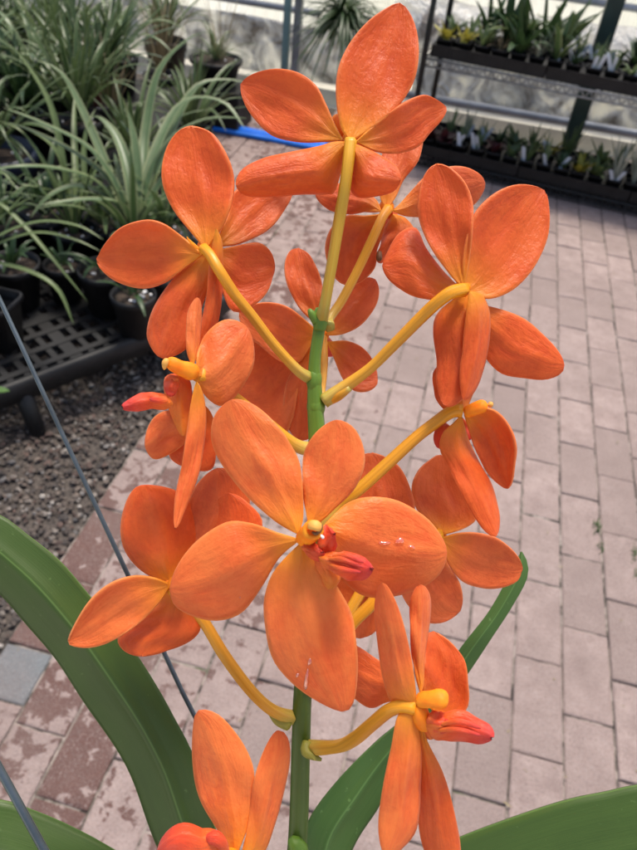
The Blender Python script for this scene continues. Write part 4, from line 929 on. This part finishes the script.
blade('lip', f, Q3, (170, 340), [(230, 300), (310, 278), (360, 264), (435, 276), (512, 328), (572, 368)], (584, 430), [(500, 460), (400, 442), (300, 440), (215, 425)], d-.001, d-.006, M['lippink'], cup=.42, tilt=.15, thick=.0013, rip=.0014)
for a_, b_, c_ in (((250, 350), (380, 330), (520, 375)), ((240, 385), (370, 380), (520, 420))):
    mb = MB(); mb.tube(px3(Q3, [(a_[0], a_[1], d-.0035), (b_[0], b_[1], d-.0070), (c_[0], c_[1], d-.0078)]), [.0004, .0008, .0003], 8, steps=14, round_ends=True); mb.obj('lip_ridge', M['lippink'], f)
mb = MB(); mb.tube(px3(Q3, [(120, 190, d+.001), (128, 270, d), (150, 340, d+.001), (170, 380, d+.002)]), [.0014, .0022, .0022, .0010], 14, steps=14, round_ends=True); mb.obj('column_foot', M['column'], f)
blade('side_lobe', f, Q3, (190, 300), [(215, 270), (270, 280)], (300, 330), [(290, 390), (220, 400), (170, 360)], d-.002, d-.004, M['lip'], cup=.5, thick=.001)
mb = MB(); mb.tube(px3(Q3, [(175, 330, d+.001), (185, 390, d+.003), (205, 435, d+.004)]), [.0018, .0020, .0008], 12, steps=10, round_ends=True); mb.obj('spur', M['spur'], f)
ped(f, ZR, [(222, 434, d), (185, 428, d+.001), (145, 440, d+.004), (95, 480, d+.012), (40, 525, d+.022), (-10, 548, d+.032), (-95, 552, .231)], .0018, .0021)
mb = MB(); mb.tube(px3(ZB, [(520, 362, .2275), (515, 395, .2255), (540, 412, .2245), (572, 425, .224)]), [.0015, .0016, .0012, .0005], 10, steps=8); mb.obj('bract', M['bract'], orchid)
# ---- F13 bottom left, cut by the frame
d = .196
f = flower(ZB, (262, 780), d, 'flower at the bottom left, cut by the frame', False, [(262, 775, d), (235, 785, d-.004), (205, 800, d-.006)], [.0028, .0034, .0032])
blade('petal', f, ZB, (265, 775), [(205, 670), (142, 560), (118, 440), (119, 310)], (137, 251), [(200, 260), (260, 318), (311, 400), (334, 480), (326, 600), (300, 690)], d, d+.003, M['front'], cup=.16, tilt=-.12)
blade('petal', f, ZB, (285, 780), [(312, 650), (334, 490), (372, 382)], (415, 322), [(450, 348), (458, 420), (440, 520), (408, 640), (360, 760)], d, d+.004, M['front'], cup=.2, tilt=.25)
blade('petal', f, ZB, (250, 800), [(150, 830), (60, 900), (10, 980)], (0, 1060), [(100, 1060), (190, 980), (240, 880)], d, d, M['front'])
blade('petal', f, ZB, (270, 810), [(240, 900), (240, 1000)], (270, 1090), [(350, 1040), (370, 930), (320, 850)], d, d, M['front'])
blade('petal', f, ZB, (280, 800), [(360, 810), (450, 850)], (500, 920), [(440, 930), (340, 890)], d+.002, d+.006, M['front'])
mb = MB(); mb.tube(px3(ZB, [(245, 770, d-.006), (190, 715, d-.008), (140, 715, d-.009), (80, 700, d-.010), (30, 735, d-.008), (-10, 770, d-.006)]), [.0012, .0026, .0030, .0032, .0032, .0010], 20, steps=30, round_ends=True, ridges=4, ramp=.10, twist=1.5, flat=.8); mb.obj('lip', M['lippink'], f)
mb = MB(); mb.tube(px3(ZB, [(235, 760, d-.008), (215, 715, d-.0095), (190, 700, d-.010), (165, 712, d-.009)]), [.001, .0016, .0018, .001], 10, steps=12, round_ends=True); mb.obj('lip_ridge', M['lip'], f)
ped(f, ZB, [(265, 785, d+.001), (330, 850, d+.012), (400, 900, d+.026), (470, 940, .243)], .002, .0024)
# ---- F7 the main flower, facing the lens
d = .186
f = flower(Z2, (320, 308), d, 'main flower facing forward with a red lip', False, [(308, 322, d+.002), (313, 310, d-.002), (318, 302, d-.006), (320, 299, d-.008)], [.0028, .0026, .0024, .0023])
blade('petal', f, Z2, (292, 305), [(242, 276), (182, 222), (135, 162), (111, 110), (116, 56)], (152, 22), [(196, 30), (250, 76), (290, 140), (302, 200), (304, 272)], d+.001, d+.006, M['front'], cup=.10, tilt=-.06, bend=-.003, rip=.0009)
blade('petal', f, Z2, (315, 290), [(304, 215), (305, 140), (330, 92)], (372, 65), [(410, 80), (431, 122), (432, 166), (410, 212), (370, 252), (342, 278)], d+.002, d+.007, M['front'], cup=.10, tilt=.08, bend=-.003)
blade('petal', f, Z2, (345, 290), [(390, 246), (440, 228), (500, 234), (560, 268), (594, 308)], (607, 345), [(596, 385), (560, 416), (500, 436), (440, 438), (395, 410), (358, 350)], d+.001, d+.009, M['front'], cup=.14, tilt=.06, rip=.0010)
blade('petal', f, Z2, (300, 325), [(246, 380), (225, 430), (222, 480), (236, 560), (270, 610), (322, 652)], (386, 681), [(411, 660), (419, 590), (415, 520), (404, 470), (370, 408), (330, 345)], d+.001, d-.002, M['front'], cup=.12, tilt=-.05, bend=.004, rip=.0012)
blade('petal', f, Z2, (296, 318), [(240, 299), (190, 282), (140, 282), (80, 320), (40, 370)], (23, 422), [(36, 460), (83, 483), (130, 488), (175, 470), (215, 418), (252, 356)], d+.001, d+.005, M['front'], cup=.14, tilt=.08, rip=.0009)
Q = (285, 505, 6.37)
mb = MB()
for k in range(25):                                       # rolled rim of the column
    th = k/24*2*math.pi; c0 = P(285+178/6.37+8.2*math.cos(th), 505+160/6.37+7.6*math.sin(th), d-.0085)
    if k == 0: ring = []
    ring.append(c0)
mb.tube(ring, [.0007]*25, 8, steps=40); mb.obj('column_rim', M['column'], f)
mb = MB(); mb.tube(px3(Q, [(150, 140, d-.0085), (178, 130, d-.0096), (205, 138, d-.0098), (222, 160, d-.009)]), [.0007, .0012, .0012, .0006], 12, steps=12, round_ends=True, ridges=3, ramp=.12); mb.obj('anther_cap', M['cap'], f)
mb = MB(); mb.tube(px3(Q, [(170, 170, d-.0086), (200, 182, d-.0092), (228, 150, d-.0092), (236, 122, d-.0088)]), [.0003, .0005, .0005, .0003], 8, steps=14, round_ends=True); mb.obj('anther_crease', M['brown'], f)
mb = MB(); mb.tube(px3(Q, [(228, 190, d-.0094), (240, 205, d-.0102), (244, 214, d-.0100)]), [.0002, .0004, .0002], 10, steps=8, round_ends=True); mb.obj('anther_beak', M['perlite'], f)
blade('side_lobe', f, Q, (215, 250), [(225, 190), (250, 135), (275, 135)], (312, 185), [(326, 245), (310, 290), (268, 335), (225, 320)], d-.003, d-.008, M['lip'], cup=.25, thick=.0009)
blade('side_lobe', f, Q, (110, 268), [(150, 245), (195, 250)], (240, 300), [(245, 350), (200, 350), (150, 320)], d-.003, d-.006, M['lip'], cup=.3, thick=.0009)
blade('spur', f, Q, (200, 300), [(205, 380), (240, 450), (262, 500)], (290, 528), [(330, 490), (342, 440), (300, 370), (255, 320)], d-.002, d-.002, M['spur'], cup=.4, thick=.0014)
blade('lip', f, Q, (225, 335), [(270, 315), (310, 306), (380, 304), (455, 322), (520, 358)], (552, 408), [(512, 460), (430, 476), (350, 440), (270, 400)], d-.005, d-.0105, M['lippink'], cup=.36, tilt=.05, thick=.0013, rip=.0014)
for a_, b_, c_ in (((270, 340), (380, 350), (500, 400)), ((280, 375), (370, 410), (490, 430)), ((300, 325), (400, 325), (505, 370))):
    mb = MB(); mb.tube(px3(Q, [(a_[0], a_[1], d-.0075), (b_[0], b_[1], d-.0100), (c_[0], c_[1], d-.0118)]), [.0003, .0008, .0003], 8, steps=14, round_ends=True); mb.obj('lip_ridge', M['lippink'], f)
ped(f, O, [(312, 535, d+.003), (314, 520, d+.016), (316, 500, d+.028), (317, 480, .224)], .0022, .0022)

# ---- strap leaves of the orchid
Z0 = (0, 450, 2.125)
def strap(T, base, L, tip, R_, d0, d1, vf, mat='leaf', **k):
    return blade('leaf', orchid, T, base, L, tip, R_, d0, d1, M[mat], cup=0, vfold=vf, rip=.001, thick=.0018, N=60, Mc=16, **k)
strap(O, (268, 1035), [(215, 960), (160, 850), (128, 766), (84, 700), (56, 657), (28, 624), (0, 592), (-50, 550)], (-130, 500),
      [(-60, 490), (0, 515), (28, 535), (61, 562), (90, 596), (122, 634), (150, 676), (174, 718), (196, 762), (222, 850), (262, 960)], .262, .235, .16)
strap(O, (266, 1036), [(200, 985), (100, 945), (0, 925), (-60, 920)], (-150, 850), [(-60, 796), (0, 800), (28, 808), (66, 824), (118, 852), (190, 905), (250, 975)], .264, .232, .15)
strap(O, (273, 1035), [(290, 950), (303, 880), (306, 828), (338, 780), (376, 742), (400, 722), (432, 690), (462, 647), (490, 610), (514, 566)], (521, 552),
      [(527, 574), (511, 606), (490, 638), (470, 668), (438, 714), (404, 760), (378, 806), (350, 852), (322, 940)], .262, .262, .16, 'leaf2', bend=.01)
strap(O, (276, 1036), [(330, 970), (390, 888), (430, 852), (458, 838), (500, 822), (560, 802), (600, 793), (660, 784)], (760, 800),
      [(720, 890), (600, 925), (500, 960), (380, 1010)], .264, .225, .15)
mb = MB(); mb.tube([root+np.array([0, 0, .01]), root-np.array([0, 0, .03]), root-np.array([0, 0, .08])], [.006, .011, .009], 14, steps=10); mb.obj('leafy_base', M['stem2'], orchid)
mb = MB()
for k in range(14):
    a = root-np.array([0, 0, .05]); q = R2(0, 6.28); mb.tube([a, a+np.array([.03*math.cos(q), .03*math.sin(q), -.03]), a+np.array([.05*math.cos(q), .05*math.sin(q), -R2(.06, .095)])], [.003, .0026, .002], 7, steps=10)
mb.obj('roots', M['g_grey'], orchid)
# hanging basket below the frame and the wires that carry it
bc = root-np.array([0, .05, .20])
bk = thing('hanging_basket', bc, 'dark slatted basket under the orchid leaves', 'basket'); mb = MB()
for k in range(6):
    z = bc[2]+.012*k; s_ = .042+.002*k
    for q in ((0, s_), (0, -s_)) if k % 2 else ((s_, 0), (-s_, 0)):
        mb.box((bc[0]+q[0], bc[1]+q[1], z), ((s_+.008) if q[0] == 0 else .006, (s_+.008) if q[1] == 0 else .006, .0058))
for i in range(-3, 4): mb.box((bc[0]+i*.012, bc[1], bc[2]-.011), (.004, .046, .004))
mb.obj('slats', M['wood'], bk, smooth=False)
def wire(name, pts, r, lab):
    mb = MB(); mb.tube(pts, [r]*len(pts), 10, smoothpath=len(pts) > 2, steps=30); tagit(mb.obj(name, M['wire']), lab, 'wire', 'steel hanger wires of the orchid basket')
a0, a1 = P(0, 300, .262), P(193, 715, .262); dv = a1-a0
wire('hanger_wire', [a0-dv*1.2, a0-dv*.5, a0, a0+dv*.5, a1, a1+dv*.3, bc+np.array([.03, .04, .06])], .00088, 'longer steel wire slanting down from the left edge behind the flowers')
a0, a1 = P(0, 770, .215), P(45, 852, .215); dv = a1-a0
wire('hanger_wire', [a0-dv*5, a0-dv*2, a0-dv, a0, a1, a1+dv, a1+dv*2, bc+np.array([-.04, -.03, .06])], .00128, 'thick steel wire crossing the lower left leaf corner')

# ---- water drops on the main flower
from mathutils.bvhtree import BVHTree
def drop(o, x, y, rx, ry, rot, lab, hgt=.5, name='water_drop'):
    me = o.data; bv = BVHTree.FromPolygons([v.co[:] for v in me.vertices], [p.vertices[:] for p in me.polygons]); org = rootloc(o)
    V = []; n, m_ = 18, 6; ok = True; cw = np.array([0, 0, CAMH])
    for i in range(m_+1):
        a = i/m_*math.pi/2
        for j in range(n):
            th = 2*math.pi*j/n; k = 1+.16*math.sin(2*th+x)+.10*math.sin(3*th+y); u_, v_ = rx*k*math.cos(a)*math.cos(th), ry*k*math.cos(a)*math.sin(th)
            qx, qy = x+u_*math.cos(rot)-v_*math.sin(rot), y+u_*math.sin(rot)+v_*math.cos(rot)
            dr = P(qx, qy, 1)-cw; dr /= np.linalg.norm(dr)
            h, nr, _, _ = bv.ray_cast(Vector(cw)-org, Vector(dr))
            if h is None: return
            if nr.dot(Vector(dr)) > 0: nr = -nr
            V.append(np.array(h+org+nr*(.00040+math.sin(a)*min(rx, ry)*.00045*hgt)))
    F = [((i+1)*n+j, (i+1)*n+(j+1) % n, i*n+(j+1) % n, i*n+j) for i in range(m_-1) for j in range(n)]; V = V[:m_*n]+[np.mean(V[m_*n:], axis=0)]; F += [(m_*n, (m_-1)*n+(j+1) % n, (m_-1)*n+j) for j in range(n)]
    c = np.mean(V, axis=0); tagit(obj(name, V, F, M['drop'], loc=c), lab, 'water drop', 'water drops on the petals')
pets = [o for o in orchid.children if o.get('label', '').startswith('main flower')][0].children
pets = [o for o in pets if o.name.startswith('petal')]; low, rgt, lft, tl = pets[3], pets[2], pets[4], pets[0]
for (o, x, y, rx, ry, rot, lab, h) in (
    (low, 307, 679, 2.8, 9.5, .15, 'long water drop running down the lower petal of the main flower', .9),
    (low, 310, 661, 1.9, 4.2, .1, 'small water drop above the long one on the lower petal', .8),
    (low, 298, 674, 1.7, 2.2, 0, 'tiny round drop left of the long one on the lower petal', .8),
    (rgt, 384, 543, 5.6, 2.4, -.1, 'flat water drop on the middle of the right petal', .6),
    (rgt, 399, 541, 4.6, 3.8, .3, 'round water drop on the right petal of the main flower', .5),
    (rgt, 411, 547, 3.4, 2.0, .5, 'small water drop nearest the rim of the right petal', .6),
    (lft, 240, 596, .9, .9, 0, 'pinhead water drop on the left petal of the main flower', .9)):
    drop(o, x, y, rx, ry, rot, lab, h)
mb = MB()
for k in range(170):
    x, y = R2(-.70, 1.4), R2(.3, 3.4); L_, a = R2(.002, .009), R2(0, 6.28); e = np.array([math.cos(a), math.sin(a), 0])*L_
    c = np.array([x, y, .0035]); mb.leaf([c-e, c+np.array([0, 0, R2(0, .002)]), c+e], R2(.0012, .004), .3, n=4, m=2)
tagit(mb.obj('leaf_litter', M['straw']), 'bits of dry leaf and grit scattered on the paving', 'litter', kind='stuff')
# ---- little tufts of moss in the joints at the right
mb = MB()
for (px, py, n_, sp_) in ((597, 527, 46, .012), (600, 548, 16, .008), (634, 552, 60, .016), (637, 575, 30, .012)):
    q = ATZ(px, py, 0)
    for k in range(n_):
        a, lx, ly = R2(0, 6.28), random.gauss(0, .004), random.gauss(0, sp_); c = np.array([q[0]+lx, q[1]+ly, -.003]); e = np.array([math.cos(a), math.sin(a), 0])*R2(.003, .010)
        mb.leaf([c, c+e*.5+np.array([0, 0, R2(.004, .009)]), c+e+np.array([0, 0, R2(.003, .010)])], .003, .2, n=4, m=2)
tagit(mb.obj('moss', M['g_mid']), 'small green weeds growing in the paving joints', 'weeds', kind='stuff')
